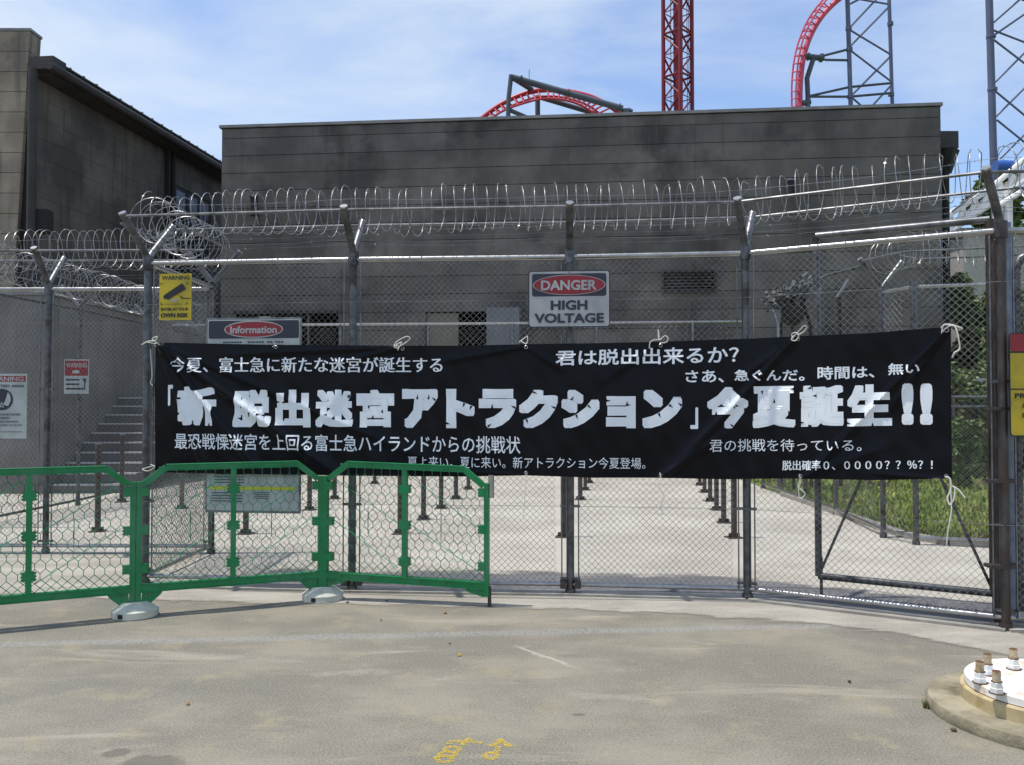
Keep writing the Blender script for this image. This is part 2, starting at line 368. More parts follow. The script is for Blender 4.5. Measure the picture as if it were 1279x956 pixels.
# ================================================================== GROUND
def sheet(name, pts, z, m, kind='structure'):
    o = MB().poly([(p[0], p[1], z) for p in pts]).build(name, m); o['kind'] = kind; return o
def jag(pts, amp=.02, step=.06):
    res = []
    for a, b in zip(pts[:-1], pts[1:]):
        n = max(1, int((Vector(b[:2]) - Vector(a[:2])).length / step))
        for i in range(n): q = Vector(a[:2]).lerp(Vector(b[:2]), i / n); res.append((q.x, q.y + random.uniform(-amp, amp)))
    res.append(tuple(pts[-1][:2])); return res
ASPH = ground_mat('worn_asphalt', 'asphalt')
sheet('ground', [(-400, -60), (400, -60), (400, 900), (-400, 900)], 0, ASPH)
# fence posts on plan
PA, PB, PC, PD, PE = (-3.0, 7.17), (-1.27, 6.96), (.455, 6.84), (1.79, 6.67), (3.25, 5.78)
PG = (5.0, 5.72)
edge = [gp(*p) for p in ((-260, 741), (0, 745), (110, 749), (200, 753), (320, 756), (440, 757), (560, 760), (700, 763), (850, 769), (950, 776), (1050, 785), (1150, 799), (1210, 811), (1279, 826), (1400, 850))]
edge = [(p.x, p.y) for p in edge]
APR = ground_mat('pale_concrete_apron', 'apron')
bm = bmesh.new(); lay = bm.verts.layers.float.new('edge'); ptsE = [Vector(q) for q in jag(edge, .012, .08)]; rows = []
for off, e in ((-.10, 0.0), (.03, .42), (.16, 1.0), (1.0, 1.3)):
    row = []
    for q in ptsE: v = bm.verts.new((q.x, q.y + off, .004)); v[lay] = e; row.append(v)
    rows.append(row)
for r0, r1 in zip(rows[:-1], rows[1:]):
    for i in range(len(r0) - 1): bm.faces.new((r0[i], r0[i + 1], r1[i + 1], r1[i]))
tl_ = [bm.verts.new(q) for q in ((30, 7, .004), (30, 12, .004), (-30, 12, .004), (-30, edge[0][1] + 1, .004))]
for v in tl_: v[lay] = 1.3
bm.faces.new(rows[-1] + tl_)
me = bpy.data.meshes.new('apron_pavement'); bm.to_mesh(me); bm.free(); me.materials.append(APR)
o = bpy.data.objects.new('apron_pavement', me); COL.objects.link(o); o['kind'] = 'structure'
back = [(-3.0, 8.65), PA, PB, PC, PD, PE, PG]
sheet('queue_pavement', [(-40, 8.65)] + back + [(30, 5.7), (30, 26), (-40, 26)], .009, ground_mat('bright_concrete', 'queue'))
# dark blue-grey strip just inside the fence, fading out away from it
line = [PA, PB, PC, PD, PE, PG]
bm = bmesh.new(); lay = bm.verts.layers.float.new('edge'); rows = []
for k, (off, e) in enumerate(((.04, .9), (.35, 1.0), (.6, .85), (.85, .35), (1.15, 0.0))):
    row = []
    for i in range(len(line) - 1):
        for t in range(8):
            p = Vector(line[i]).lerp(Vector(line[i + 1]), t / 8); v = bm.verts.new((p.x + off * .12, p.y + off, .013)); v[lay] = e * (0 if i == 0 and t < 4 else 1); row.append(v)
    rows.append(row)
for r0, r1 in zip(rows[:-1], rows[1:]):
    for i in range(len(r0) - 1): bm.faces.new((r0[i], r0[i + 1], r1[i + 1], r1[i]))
me = bpy.data.meshes.new('dark_strip'); bm.to_mesh(me); bm.free(); me.materials.append(ground_mat('dark_strip_ground', 'band'))
o = bpy.data.objects.new('dark_strip', me); COL.objects.link(o); o['kind'] = 'structure'
sheet('lawn', [(4.4, 25.9), (4.42, 9.75), (4.62, 9.2), (6.5, 8.75), (30, 8.2), (120, 8), (120, 120), (4.4, 120)], .017, ground_mat('lawn_soil', 'lawn'))
kb = MB()
for a, b in zip(line[:-1], line[1:]):
    a, b = Vector(a), Vector(b); d = (b - a).normalized(); n = Vector((-d.y, d.x))
    kb.prism([V3(a - n * .07, .0), V3(b - n * .07, .0), V3(b + n * .10, .0), V3(a + n * .10, .0)], (0, 0, .022))
MT['kerb'] = mat('kerb_concrete', (.25, .235, .21), (.34, .32, .28), sc=4, rough=.9, bump=.3, bsc=60)
o = kb.build('kerb', 'kerb'); o['kind'] = 'structure'
gk = MB()
for a, b in (((4.34, 14), (4.34, 9.75)), ((4.34, 9.75), (4.56, 9.14)), ((4.56, 9.14), (6.5, 8.66)), ((6.5, 8.66), (12, 8.5))):
    a, b = Vector(a), Vector(b); d = (b - a).normalized(); n = Vector((-d.y, d.x))
    gk.prism([V3(a - n * .05, .0), V3(b - n * .05, .0), V3(b + n * .05, .0), V3(a + n * .05, .0)], (0, 0, .07))
o = gk.build('lawn_kerb', 'kerb'); o['kind'] = 'structure'
# grass
g = MB()
for i in range(26000):
    d = 9.2 + (random.random() ** 1.9) * 26; x = random.uniform(4.5, max(7, .68 * d + 1.5))
    if d < 9.2 + .25 * max(0, 5 - x): continue
    h = random.uniform(.03, .075) * (1 + d / 40); a = random.uniform(0, 6.28); wd = .012 * (1 + d / 15)
    c = Vector((x, d, .015)); s_ = Vector((math.cos(a), math.sin(a), 0)) * wd; tip = c + Vector((random.uniform(-.05, .05), random.uniform(-.05, .05), h))
    n = len(g.v); g.v += [c - s_, c + s_, tip]; g.f.append((n, n + 1, n + 2))
o = g.build('grass', 'grass'); props(o, 'short green grass of the lawn behind the right inner fence', 'grass', kind='stuff')

# ================================================================== MAIN BUILDING
def rect_cells(L_, zs, seams, openings):
    res = []
    for z0, z1 in zip(zs[:-1], zs[1:]):
        zc = (z0 + z1) / 2
        for u0, u1 in zip(seams[:-1], seams[1:]):
            segs = [(u0, u1)]
            for (a, b, za, zb) in openings:
                if za < zc < zb:
                    ns = []
                    for (s0, s1) in segs:
                        if b <= s0 or a >= s1: ns.append((s0, s1)); continue
                        if a > s0 + .05: ns.append((s0, a))
                        if b < s1 - .05: ns.append((b, s1))
                    segs = ns
            for s0, s1 in segs: res.append((s0, s1, z0, z1))
    return res
def panelled(parent, P0, P1, zs, seams, openings, m, th=.03, name='wall_panel', gapz=.014, gapu=.004):
    P0, P1 = Vector(P0), Vector(P1); d = (P1 - P0).normalized(); ang = math.atan2(d.y, d.x); n = Vector((d.y, -d.x))
    cache = {}; base = WM[parent].inverted()
    for (u0, u1, z0, z1) in rect_cells((P1 - P0).length, zs, seams, openings):
        key = (round(u1 - u0, 3), round(z1 - z0, 3))
        if key not in cache: cache[key] = B((0, 0, 0), (key[0] - gapu, th, key[1] - gapz)).mesh(name, MT[m])
        p = P0 + d * ((u0 + u1) / 2) + n * (th / 2)
        inst(cache[key], name, parent, base @ V3(p, (z0 + z1) / 2), ang)
W0, W1, WTOP = Vector((-7.35, 22.0)), Vector((10.02, 20.32)), 8.45
wd = (W1 - W0).normalized(); wl = (W1 - W0).length; wn = Vector((wd.y, -wd.x))       # outward, towards the camera
def wu(px, py=400): q = hit(px, py, W0, W1); return (Vector((q.x, q.y)) - W0).dot(wd)
def wz(px, py): return hit(px, py, W0, W1).z
bld = thing('dark_building', 'long dark grey panelled building with flat top behind the fence', 'building', (W0.x, W0.y, 0))
zs = [0]; z = WTOP - .27; tmp = []
while z > .1: tmp.append(z); z -= .445
zs = [0] + tmp[::-1] + [WTOP - .02]
u557 = wu(557); seams = [0] + [u for u in [u557 + 3.03 * k for k in range(-3, 6)] if .2 < u < wl - .2] + [wl]
def snap(z): return min(zs, key=lambda q: abs(q - z))
open_ = [(wu(295), wu(423), 0, snap(wz(350, 388))), (wu(532), wu(612), 0, snap(wz(600, 393))), (wu(829), wu(892), snap(wz(860, 363)), snap(wz(860, 343)))]
panelled(bld, W0, W1, zs, seams, open_, 'wall')
# core with recesses: built from blocks between openings
core = MB()
def wallbox(mb, u0, u1, z0, z1, d0, d1):       # block measured along the wall; d positive = towards camera
    pts = [V3(W0 + wd * u0 + wn * d0, z0), V3(W0 + wd * u1 + wn * d0, z0), V3(W0 + wd * u1 + wn * d1, z0), V3(W0 + wd * u0 + wn * d1, z0)]
    mb.prism(pts, (0, 0, z1 - z0))
us = sorted([0, wl] + [q for a in open_ for q in a[:2]]); 
for a, b in zip(us[:-1], us[1:]):
    op = [o_ for o_ in open_ if o_[0] <= (a + b) / 2 <= o_[1]]
    if not op: wallbox(core, a, b, 0, WTOP - .03, -.25, -.002)
    else:
        o_ = op[0]
        if o_[2] > 0: wallbox(core, a, b, 0, o_[2], -.25, -.002)
        wallbox(core, a, b, o_[3], WTOP - .03, -.25, -.002)
wallbox(core, 0, .25, 0, WTOP - .03, -14, -.25); wallbox(core, wl - .25, wl, 0, WTOP - .03, -14, -.25)
core.build('wall_core', 'backing', bld)
sd = Vector((-wn.x, -wn.y))
panelled(bld, W1, W1 + sd * 12, zs, [0, 3, 6, 9, 12], [], 'wall', name='side_panel')
cop = MB(); wallbox(cop, -.06, wl + .06, WTOP, WTOP + .07, -.4, .07); cop.build('coping', 'coping', bld)
r_ = MB(); wallbox(r_, .3, wl - .3, WTOP - .5, WTOP - .4, -14, -.3); r_.build('roof', 'fascia', bld)
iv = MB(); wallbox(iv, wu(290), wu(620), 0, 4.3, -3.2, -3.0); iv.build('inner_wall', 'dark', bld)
fr = MB(); a, b, _, zt = open_[0]; wallbox(fr, a - .08, b + .08, zt, zt + .08, 0, .06); fr.build('lintel', 'fascia', bld)
for q in (a + .9, a + 1.8): 
    f2 = MB(); wallbox(f2, q, q + .05, 0, zt, -.2, -.12); f2.build('door_post', 'greybox', bld)
lamp = MB(); wallbox(lamp, a + .55, a + .85, zt - .12, zt - .06, -.2, -.1); lamp.build('strip_light', 'white', bld)
a, b, _, zt = open_[1]; f2 = MB(); wallbox(f2, a, a + (b - a) * .5, 0, zt - .02, -.12, -.06); f2.build('door', 'tan', bld)
f2 = MB(); wallbox(f2, b, b + .78, 0, zt + .02, .03, .7); f2.build('wall_cabinet', 'greybox', bld)
a, b, za, zt = open_[2]
lv = MB(); wallbox(lv, a - .05, b + .05, zt, zt + .05, 0, .08); wallbox(lv, a - .05, b + .05, za - .05, za, 0, .08); wallbox(lv, a - .05, a, za, zt, 0, .08); wallbox(lv, b, b + .05, za, zt, 0, .08)
lvo = lv.build('vent_frame', 'fascia', bld)
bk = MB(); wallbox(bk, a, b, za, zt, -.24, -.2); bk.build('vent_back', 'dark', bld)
ns = 6
for i in range(ns):
    zc = za + (i + .5) * (zt - za) / ns; s_ = MB()
    c = W0 + wd * ((a + b) / 2); s_.box(V3(c + wn * .01, zc), (b - a - .01, .07, .012), (wd.x, wd.y, 0), V3(wn * .6, .8)); s_.build('vent_slat', 'wall', lvo)
# wall lamps
for i, (px, y0, y1, lb) in enumerate(((321, 249, 272, 'small dark cylinder lamp on the building wall above the Information board'), (985, 229, 246, 'small dark cylinder lamp on the building wall near its right end'))):
    q = hit(px, (y0 + y1) / 2, W0, W1); p = V3(Vector((q.x, q.y)) + wn * .2, wz(px, y1)); h = wz(px, y0) - wz(px, y1)
    t = thing('wall_lamp', lb, 'wall lamp', p, 'lamps on the dark building')
    T([p, p + Vector((0, 0, h))], .09, 12).build('lamp_body', 'backing', t, True); T([p + Vector((0, 0, h)), p + Vector((0, 0, h + .04))], .11, 12).build('lamp_cap', 'galv', t, True)
    T([p + V3(-wn * .2, h * .4), p + V3(wn * 0, h * .4)], .03, 8).build('bracket', 'backing', t)
# rainwater box and downpipe on the right corner
q = W1 + wd * .22 + sd * .25; zb = wz(1187, 200)
t = thing('rainwater_pipe', 'dark rainwater head and downpipe at the right corner of the dark building', 'downpipe', V3(q, 0))
MB().prism([V3(q + Vector((-.2, -.2)), zb + .3), V3(q + Vector((.22, -.2)), zb + .3), V3(q + Vector((.22, .3)), zb + .3), V3(q + Vector((-.2, .3)), zb + .3)], (0, 0, .40)).build('hopper', 'fascia', t)
MB().lathe(V3(q + Vector((.05, 0)), zb - .25), [(.10, 0), (.2, .3), (.3, .55)], 4).build('spout', 'backing', t)
T([V3(q, 0), V3(q, zb)], .085, 12).build('pipe', 'backing', t, True)
T([V3(q + Vector((-.16, -.05)), 0), V3(q + Vector((-.16, -.05)), zb - .1)], .045, 10).build('conduit', 'bluepipe', t, True)

# ================================================================== LEFT BUILDING
LB0, LB1 = Vector((-10.55, 19.0)), Vector((-9.0, 32.2))
ld = (LB1 - LB0).normalized(); ll = (LB1 - LB0).length; ln_ = Vector((ld.y, -ld.x)); LT = 8.72
lbd = thing('brown_building', 'brown grey building on the left with a long dark eave and a pale end pier', 'building', (LB0.x, LB0.y, 0))
zl = [LT - .445 * k for k in range(20, -1, -1)]; zl[0] = 0
def lu(px): q = hit(px, 240, LB0, LB1); return (Vector((q.x, q.y)) - LB0).dot(ld)
zwin = snapw = 5.3
lop = [(lu(217), lu(262), zl[12] - .001, zl[18] + .001)]
panelled(lbd, LB0, LB1, zl, [0, 3.03, 6.06, 9.09, 12.1, ll], lop, 'wall_left', gapz=.006, gapu=.001)
def lbox(mb, u0, u1, z0, z1, d0, d1):
    mb.prism([V3(LB0 + ld * u0 + ln_ * d0, z0), V3(LB0 + ld * u1 + ln_ * d0, z0), V3(LB0 + ld * u1 + ln_ * d1, z0), V3(LB0 + ld * u0 + ln_ * d1, z0)], (0, 0, z1 - z0))
c_ = MB(); lbox(c_, 0, ll, 0, LT, -.5, -.01)
c_.build('wall_core', 'backing', lbd)
wa, wb = lop[0][:2]; nwin = 3
for i in range(nwin):
    a = wa + (wb - wa) * i / nwin; b = wa + (wb - wa) * (i + 1) / nwin
    f_ = MB(); lbox(f_, a + .02, b - .02, zl[12] + .02, zl[18] - .02, .0, .012); wo = f_.build('window', 'fascia', lbd)
    p_ = MB(); lbox(p_, a + .12, b - .12, zl[12] + .12, zl[18] - .12, .012, .02); p_.build('pane', 'glass', wo)
for px_ in (205, 211):
    u = lu(px_); f_ = MB(); f_.tube([V3(LB0 + ld * u + ln_ * .12, 0), V3(LB0 + ld * u + ln_ * .12, LT)], .07, 8); f_.build('wall_pipe', 'backing', lbd, True)
e_ = MB(); lbox(e_, -.05, ll, LT - .05, LT + .22, -.3, .55); e_.build('eave', 'fascia', lbd)
e_ = MB(); e_.tube([V3(LB0 + ld * -.3 + ln_ * .62, LT + .05), V3(LB0 + ld * ll + ln_ * .62, LT + .05)], .1, 8); e_.build('gutter', 'fascia', lbd, True)
e_ = MB(); lbox(e_, -.25, .2, LT + .0, LT + .27, .1, .68); e_.build('eave_end', 'fascia', lbd)
roof = MB(); lbox(roof, 0, ll, LT + .22, LT + .26, -8, .6); roof.build('roof', 'fascia', lbd)
rib = B((0, 0, 0), (.05, .8, .03)).mesh('roof_rib', MT['coping']); ang = math.atan2(ld.y, ld.x)
for i in range(26):
    u = .5 + i * .5
    if u < ll: p = LB0 + ld * u + ln_ * .2; inst(rib, 'roof_rib', lbd, WM[lbd].inverted() @ V3(p, LT + .275), ang)
# leaning end pier made of stacked blocks
ytop, ybot = 34, 589
for k in range(21):
    z0, z1 = max(0, 9.62 - .445 * (k + 1)), 9.62 - .445 * k
    if z1 <= 0: break
    xr0 = at(34 - (9.62 - z0) * 2.9, 300, 18.9).x; xr1 = at(34 - (9.62 - z1) * 2.9, 300, 18.9).x
    mb = MB(); g_ = .006
    mb.v = [Vector(p) for p in ((-14, 18.9, z0 + g_), (xr0, 18.9, z0 + g_), (xr0, 19.35, z0 + g_), (-14, 19.35, z0 + g_), (-14, 18.9, z1 - g_), (xr1, 18.9, z1 - g_), (xr1, 19.35, z1 - g_), (-14, 19.35, z1 - g_))]
    mb.f = [(3, 2, 1, 0), (4, 5, 6, 7), (0, 1, 5, 4), (1, 2, 6, 5), (2, 3, 7, 6), (3, 0, 4, 7)]
    mb.build('pier_block', 'pilaster', lbd)
B((-12.35, 19.13, 4.7), (2.9, .36, 9.4)).build('pier_core', 'backing', lbd)
B((-12.27, 19.13, 9.655), (3.50, .48, .06)).build('pier_cap', 'coping', lbd)
dp = at(38, 300, 18.7); T([Vector((dp.x, 18.72, 0)), Vector((dp.x, 18.72, LT))], .10, 10).build('drain_pipe', 'fascia', lbd, True)
dk = at(44, 275, 18.72); B((dk.x + .1, 18.9, dk.z), (.25, .3, .5)).build('junction_box', 'backing', lbd)

# low concrete wall, stairs
sw = thing('concrete_wall', 'pale grey concrete retaining wall beside the stairs on the left', 'wall', (-7.8, 14.3, 0))
for i in range(6):
    B((-8.61 - 2.02 * i, 14.45, 1.63), (2.0, .3, 3.26)).build('wall_slab', 'concretewall', sw)
for i in range(5):
    B((-7.72, 15.62 + 2.02 * i, 1.63), (.22, 2.0, 3.26)).build('wall_slab', 'concretewall', sw)
B((-7.72, 18.6, 3.30), (.3, 8.3, .07)).build('wall_cap', 'coping', sw)
B((-13.7, 14.45, 3.30), (12.2, .38, .07)).build('wall_cap', 'coping', sw)
st = thing('stairs', 'grey concrete stairs with pale nosings going up beside the retaining wall', 'stairs', (-7.0, 14.4, 0))
for k in range(10):
    B((-6.95, 14.4 + .28 * k + .5, .16 * k + .078), (1.3, 1.0, .156)).build('step', 'concretewall', st)
    B((-6.95, 14.4 + .28 * k - .008, .16 * k + .148), (1.3, .045, .026)).build('nosing', 'stairedge', st)
B((-6.95, 18.6, .8), (1.3, 2.8, 1.6)).build('landing', 'concretewall', st)

# ================================================================== CHAIN LINK FENCES
def chainlink(mb, P, Q, z0, z1, pitch=.062, r=.0019, seed=0, sag=.012, n=3):
    rnd = random.Random(seed); P, Q = Vector(P), Vector(Q); d = Q - P; ln = d.length; d.normalize(); nn = Vector((-d.y, d.x))
    h = pitch / 2; cols = int(ln / h); rowsN = int((z1 - z0) / h)
    ph = [rnd.uniform(0, 6) for _ in range(4)]
    def pt(i, j, s):
        u = i * h; z = z0 + j * h
        wv = sag * (math.sin(u * 2.3 + ph[0]) * math.sin(z * 1.9 + ph[1]) + .5 * math.sin(u * 6.1 + z * 3 + ph[2]))
        du = .004 * math.sin(u * 3 + z * 4 + ph[3]); p = P + d * min(max(u + du, 0), ln) + nn * (wv + s)
        return V3(p, z + .004 * math.sin(u * 5 + ph[1]))
    # every wire zigzags up between column c and c+1
    for c in range(0, cols - 1, 1):
        path = []
        for j in range(rowsN + 1):
            i = c + ((j + c) % 2); path.append(pt(i, j, (.0022 if (j + c) % 2 else -.0022)))
        mb.tube(path, r, n, caps=False)
    return mb
def coil(mb, pts, R=.19, pitch=.088, r=.0032, seed=1, n=4, zsq=1.0, seg=22):
    rnd = random.Random(seed); pts = [Vector(p) for p in pts]; path = []; a = 0; phase = rnd.uniform(0, 6)
    tot = sum((q - p).length for p, q in zip(pts[:-1], pts[1:])); s = 0.0; turns = int(tot / pitch)
    def pos(s):
        for p, q in zip(pts[:-1], pts[1:]):
            l = (q - p).length
            if s <= l: return p.lerp(q, s / l), (q - p).normalized()
            s -= l
        return pts[-1], (pts[-1] - pts[-2]).normalized()
    bmp = [rnd.uniform(-.25, .25) for _ in range(turns + 2)]; rr = [R * rnd.uniform(.9, 1.08) for _ in range(turns + 2)]; dz = [rnd.uniform(-.02, .03) for _ in range(turns + 2)]
    for k in range(turns * seg):
        tno = k // seg; f = (k % seg) / seg; a = 2 * math.pi * k / seg + phase
        l0 = bmp[tno] * (1 - f) + bmp[tno + 1] * f; R_ = rr[tno] * (1 - f) + rr[tno + 1] * f; z_ = dz[tno] * (1 - f) + dz[tno + 1] * f
        c, t = pos((k / seg) * pitch + l0 * pitch); side = Vector((-t.y, t.x, 0)).normalized()
        path.append(c + side * (R_ * math.cos(a)) + Vector((0, 0, R_ * math.sin(a) * zsq + z_)) + t * (pitch * .12 * math.sin(a + tno * 2.1)))
    mb.tube(path, r, n, caps=False)
    # barb clusters
    for k in range(0, len(path) - 1, 3):
        p = path[k]; t = (path[k + 1] - p).normalized(); o = Vector((rnd.uniform(-1, 1), rnd.uniform(-1, 1), rnd.uniform(-1, 1))).cross(t).normalized()
        m = len(mb.v); mb.v += [p - t * .012, p + o * .009, p + t * .012, p - o * .009]; mb.f.append((m, m + 1, m + 2, m + 3))
    return path
def barbed(mb, P, Q, r=.0016, seed=0):
    rnd = random.Random(seed); P, Q = Vector(P), Vector(Q); n = max(2, int((Q - P).length / .15)); pts = []
    for i in range(n + 1):
        p = P.lerp(Q, i / n); p.z -= .02 * math.sin(math.pi * i / n) + rnd.uniform(-.002, .002); pts.append(p)
    mb.tube(pts, r, 4, caps=False)
    for p in pts[1:-1]:
        for _ in range(2):
            o = Vector((rnd.uniform(-.5, .5), rnd.uniform(-1, 1), rnd.uniform(-1, 1))).normalized() * .012; mb.tube([p - o, p + o], .0012, 3)
def bisn(pts, i):
    p = [Vector(q) for q in pts]; a = (p[i] - p[i - 1]).normalized() if i > 0 else (p[1] - p[0]).normalized()
    b = (p[i + 1] - p[i]).normalized() if i < len(p) - 1 else a
    d = (a + b).normalized(); return Vector((d.y, -d.x))           # right-hand side of travel
def fence(name, label, pts, H, posts=None, arm=.36, mesh_pitch=.050, seed=0, post_r=.03, rail_m='bright', wire_m='wire', wire_r=.0022, coil_label=None, coil_group=None, armdirs=None, tension=True, pm='galv_dark', arms=True, cr=.182, barb=True, postmat=None, low_rail=.085, bars=True, cpitch=.088, skiparms=(), skipback=(), coil_from=0, mcols=None):
    t = thing(name, label, 'fence', (pts[0][0], pts[0][1], 0), 'chain-link fences topped with razor wire')
    tips = []
    for i, p in enumerate(pts):
        n = armdirs[i] if armdirs and armdirs[i] else bisn(pts, i); n = Vector(n); m = postmat[i] if postmat and postmat[i] else pm
        po = T([V3(p, 0), V3(p, H + .03)], post_r, 14).build('post', m, t, True)
        T([V3(p, H - .05), V3(p, H + .06)], post_r + .012, 12).build('collar', m, po, True)
        T([V3(p, 0), V3(p, .05)], post_r + .01, 12).build('base_collar', m, po, True)
        fr_, bk_ = V3(Vector(p) + n * .27, H + arm), V3(Vector(p) - n * .27, H + arm * .97)
        tips.append((fr_, bk_))
        if arms and i not in skiparms:
            a_ = T([V3(p, H + .03), V3(Vector(p) + n * .04, H + .09), fr_], post_r * .93, 12).build('arm', pm, t, True)
            T([fr_, fr_ + (fr_ - V3(p, H)).normalized() * .012], post_r * 1.0, 12).build('arm_cap', 'bright', a_, True)
            if i in skipback: continue
            b_ = T([V3(p, H + .03), V3(Vector(p) - n * .04, H + .09), bk_], post_r * .9, 12).build('arm', 'galv', t, True)
            T([bk_, bk_ + (bk_ - V3(p, H)).normalized() * .012], post_r * .95, 12).build('arm_cap', 'bright', b_, True)
    for i, (p, q) in enumerate(zip(pts[:-1], pts[1:])):
        p, q = Vector(p), Vector(q); d = (q - p).normalized(); n = Vector((-d.y, d.x)); g_ = post_r + .035
        T([V3(p, H), V3(q, H)], .0205, 10).build('top_rail', rail_m, t, True)
        T([V3(p, low_rail), V3(q, low_rail)], .018, 10).build('bottom_rail', rail_m, t, True)
        mb = chainlink(MB(), p + d * g_ - n * .024, q - d * g_ - n * .024, low_rail + .02, H - .02, mesh_pitch, wire_r, seed + i)
        o = mb.build('wire_mesh', wire_m, t, True, kind='stuff')
        if bars:
            for e in (p + d * g_, q - d * g_):
                T([V3(e - n * .024, low_rail), V3(e - n * .024, H - .03)], .0055, 6).build('tension_bar', 'galv', t, True)
        if tension:
            tw = MB()
            for zt_ in (H * .262, H * .87): T([V3(p + n * .0 - n * .03, zt_), V3(q - n * .03, zt_)], .0018, 4).build('tension_wire', 'wire', t)
            
            for e, s_ in ((p, 1), (q, -1)):
                for zt_ in (H * .262, H * .62, .13):
                    B(V3(e + d * s_ * .03 - n * .012, zt_), (.095, .012, .02), (d.x, d.y, 0)).build('band', 'galv_dark', t)
        if arms:
            for k in (0, 1):
                a, b = tips[i][k], tips[i + 1][k]
                T([a - Vector((0, 0, .02)), b - Vector((0, 0, .02))], .011, 8).build('arm_rail', 'galv' if k == 0 else 'galv', t, True)
            if barb:
                bw = MB()
                for k in (0, 1):
                    for f in (.30, .62):
                        barbed(bw, V3(p, H + .05).lerp(tips[i][k], f), V3(q, H + .05).lerp(tips[i + 1][k], f), seed=seed + k)
                bw.build('barbed_wire', 'galv', t)
    if coil_label:
        cps = [(a + b) / 2 + Vector((0, 0, .03)) for a, b in tips]
        mb = MB(); coil(mb, cps, cr, cpitch, seed=seed + 3)
        tw = MB()
        c = thing('razor_wire_coil', coil_label, 'razor wire', cps[0], coil_group or 'razor wire coils on the fences')
        mb.build('coil', 'razor', c, True)
        for dx_, dz_ in ((-.02, cr * .55), (.1, -cr * .6)):
            barbed(tw, cps[0] + Vector((0, dx_, dz_)), cps[-1] + Vector((0, dx_, dz_)), seed=seed) if len(cps) == 2 else [barbed(tw, a + Vector((0, dx_, dz_)), b + Vector((0, dx_, dz_)), seed=seed) for a, b in zip(cps[:-1], cps[1:])]
        tw.build('line_wire', 'razor', c)
    return t
H = 2.645
main = fence('chain_link_fence', 'tall front chain-link fence of five bays carrying the black banner', [PA, PB, PC, PD, PE, PG], H, seed=10,
             coil_label='long razor wire coil along the top of the front fence', post_r=.031,
             armdirs=[Vector((-.38, -.92)), None, Vector((-.07, -1)), Vector((-.45, -.89)), Vector((-.72, -.69)), None], skipback=(4,), postmat=[None, None, None, None, 'rust', None])
K0 = (-2.97, 8.65)
fence('chain_link_fence', 'short side return fence running back from the left corner post', [PA, K0], H, seed=30, coil_label='razor wire coil on the short side fence, running away from the viewer', skiparms=(0,),
      armdirs=[Vector((.8, .1)), Vector((.9, .2))], cr=.19, cpitch=.12)
fence('chain_link_fence', 'low-left chain-link fence behind the green barrier with a winged emblem sign', [(-7.9, 8.72), (-6.25, 8.70), (-4.62, 8.68), K0], 2.63, seed=40, skiparms=(3,),
      coil_label='razor wire coil on the fence at the far left, below the brown building', cr=.2)
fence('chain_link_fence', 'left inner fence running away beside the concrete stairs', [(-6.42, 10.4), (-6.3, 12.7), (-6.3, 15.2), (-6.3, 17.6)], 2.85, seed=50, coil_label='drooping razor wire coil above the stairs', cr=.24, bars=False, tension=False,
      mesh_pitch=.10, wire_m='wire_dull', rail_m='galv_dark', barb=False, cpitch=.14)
fence('chain_link_fence', 'low inner fence between the bright queue pavement and the lawn', [(4.36, 15.2), (4.32, 11.68), (4.12, 9.72)], 1.7, seed=60, tension=False, mesh_pitch=.075, arms=False, bars=False)
fence('chain_link_fence', 'tall inner fence in front of the lawn, seen through the gate', [(4.10, 9.67), (4.24, 9.19), (5.9, 8.7), (7.6, 8.5)], 2.72, seed=64, coil_label='razor wire coil on the lawn fence behind the gate', cr=.18,
      tension=False, skiparms=(1,), mesh_pitch=.075, barb=False, bars=False)
# rear fence in front of the dark building
rear = [at(px, y, 18.8) for px, y in ((215, 407), (320, 406.5), (425, 406), (535, 405.5), (640, 405), (745, 404), (865, 403), (935, 402))]
t = thing('chain_link_fence', 'far straight fence with a bright thin top rail in front of the dark building', 'fence', (rear[0].x, 18.8, 0), 'chain-link fences topped with razor wire')
T([rear[0], rear[-1]], .03, 8).build('top_rail', 'bright', t, True)
for i, p in enumerate(rear): T([Vector((p.x, p.y, 0)), p], .035, 8).build('post', 'galv', t, True)
for a, b in zip(rear[:-1], rear[1:]): chainlink(MB(), (a.x, a.y - .03), (b.x, b.y - .03), .1, a.z - .03, .12, .0028, 5, n=3).build('wire_mesh', 'wire', t, True, kind='stuff')

# ---- gate behind the right bay
dE = (Vector(PE) - Vector(PD)).normalized(); nE = Vector((-dE.y, dE.x))
GP, GQ = Vector(PD) + nE * .28, Vector(PE) + nE * .28
TL, TR = hit(1019, 290, GP, GQ), hit(1236, 280, GP, GQ); BL, BR = hit(1021, 725, GP, GQ), hit(1238, 735, GP, GQ)
zt = (TL.z + TR.z) / 2; zb = (BL.z + BR.z) / 2; a, b = Vector((TL.x, TL.y)), Vector((TR.x, TR.y))
gt = thing('mesh_gate', 'dark steel framed chain-link gate behind the right bay of the front fence', 'gate', V3(a, 0))
T([V3(a, zb), V3(a, zt)], .026, 12).build('stile', 'galv_dark', gt, True); T([V3(b, zb), V3(b, zt)], .03, 12).build('stile', 'rust', gt, True)
T([V3(a, zt), V3(b, zt)], .026, 12).build('top_bar', 'galv', gt, True); T([V3(a, zb), V3(b, zb)], .026, 12).build('bottom_bar', 'galv_dark', gt, True)
q1, q2 = hit(1066, 640, GP, GQ), hit(1190, 636, GP, GQ); q3 = hit(1100, 560, GP, GQ); q4 = hit(1150, 560, GP, GQ)
T([V3(a, zb), V3(Vector((q3.x, q3.y)), q3.z + .1)], .011, 8).build('brace', 'galv_dark', gt, True); T([V3(b, zb), V3(Vector((q4.x, q4.y)), q4.z + .1)], .011, 8).build('brace', 'galv_dark', gt, True)
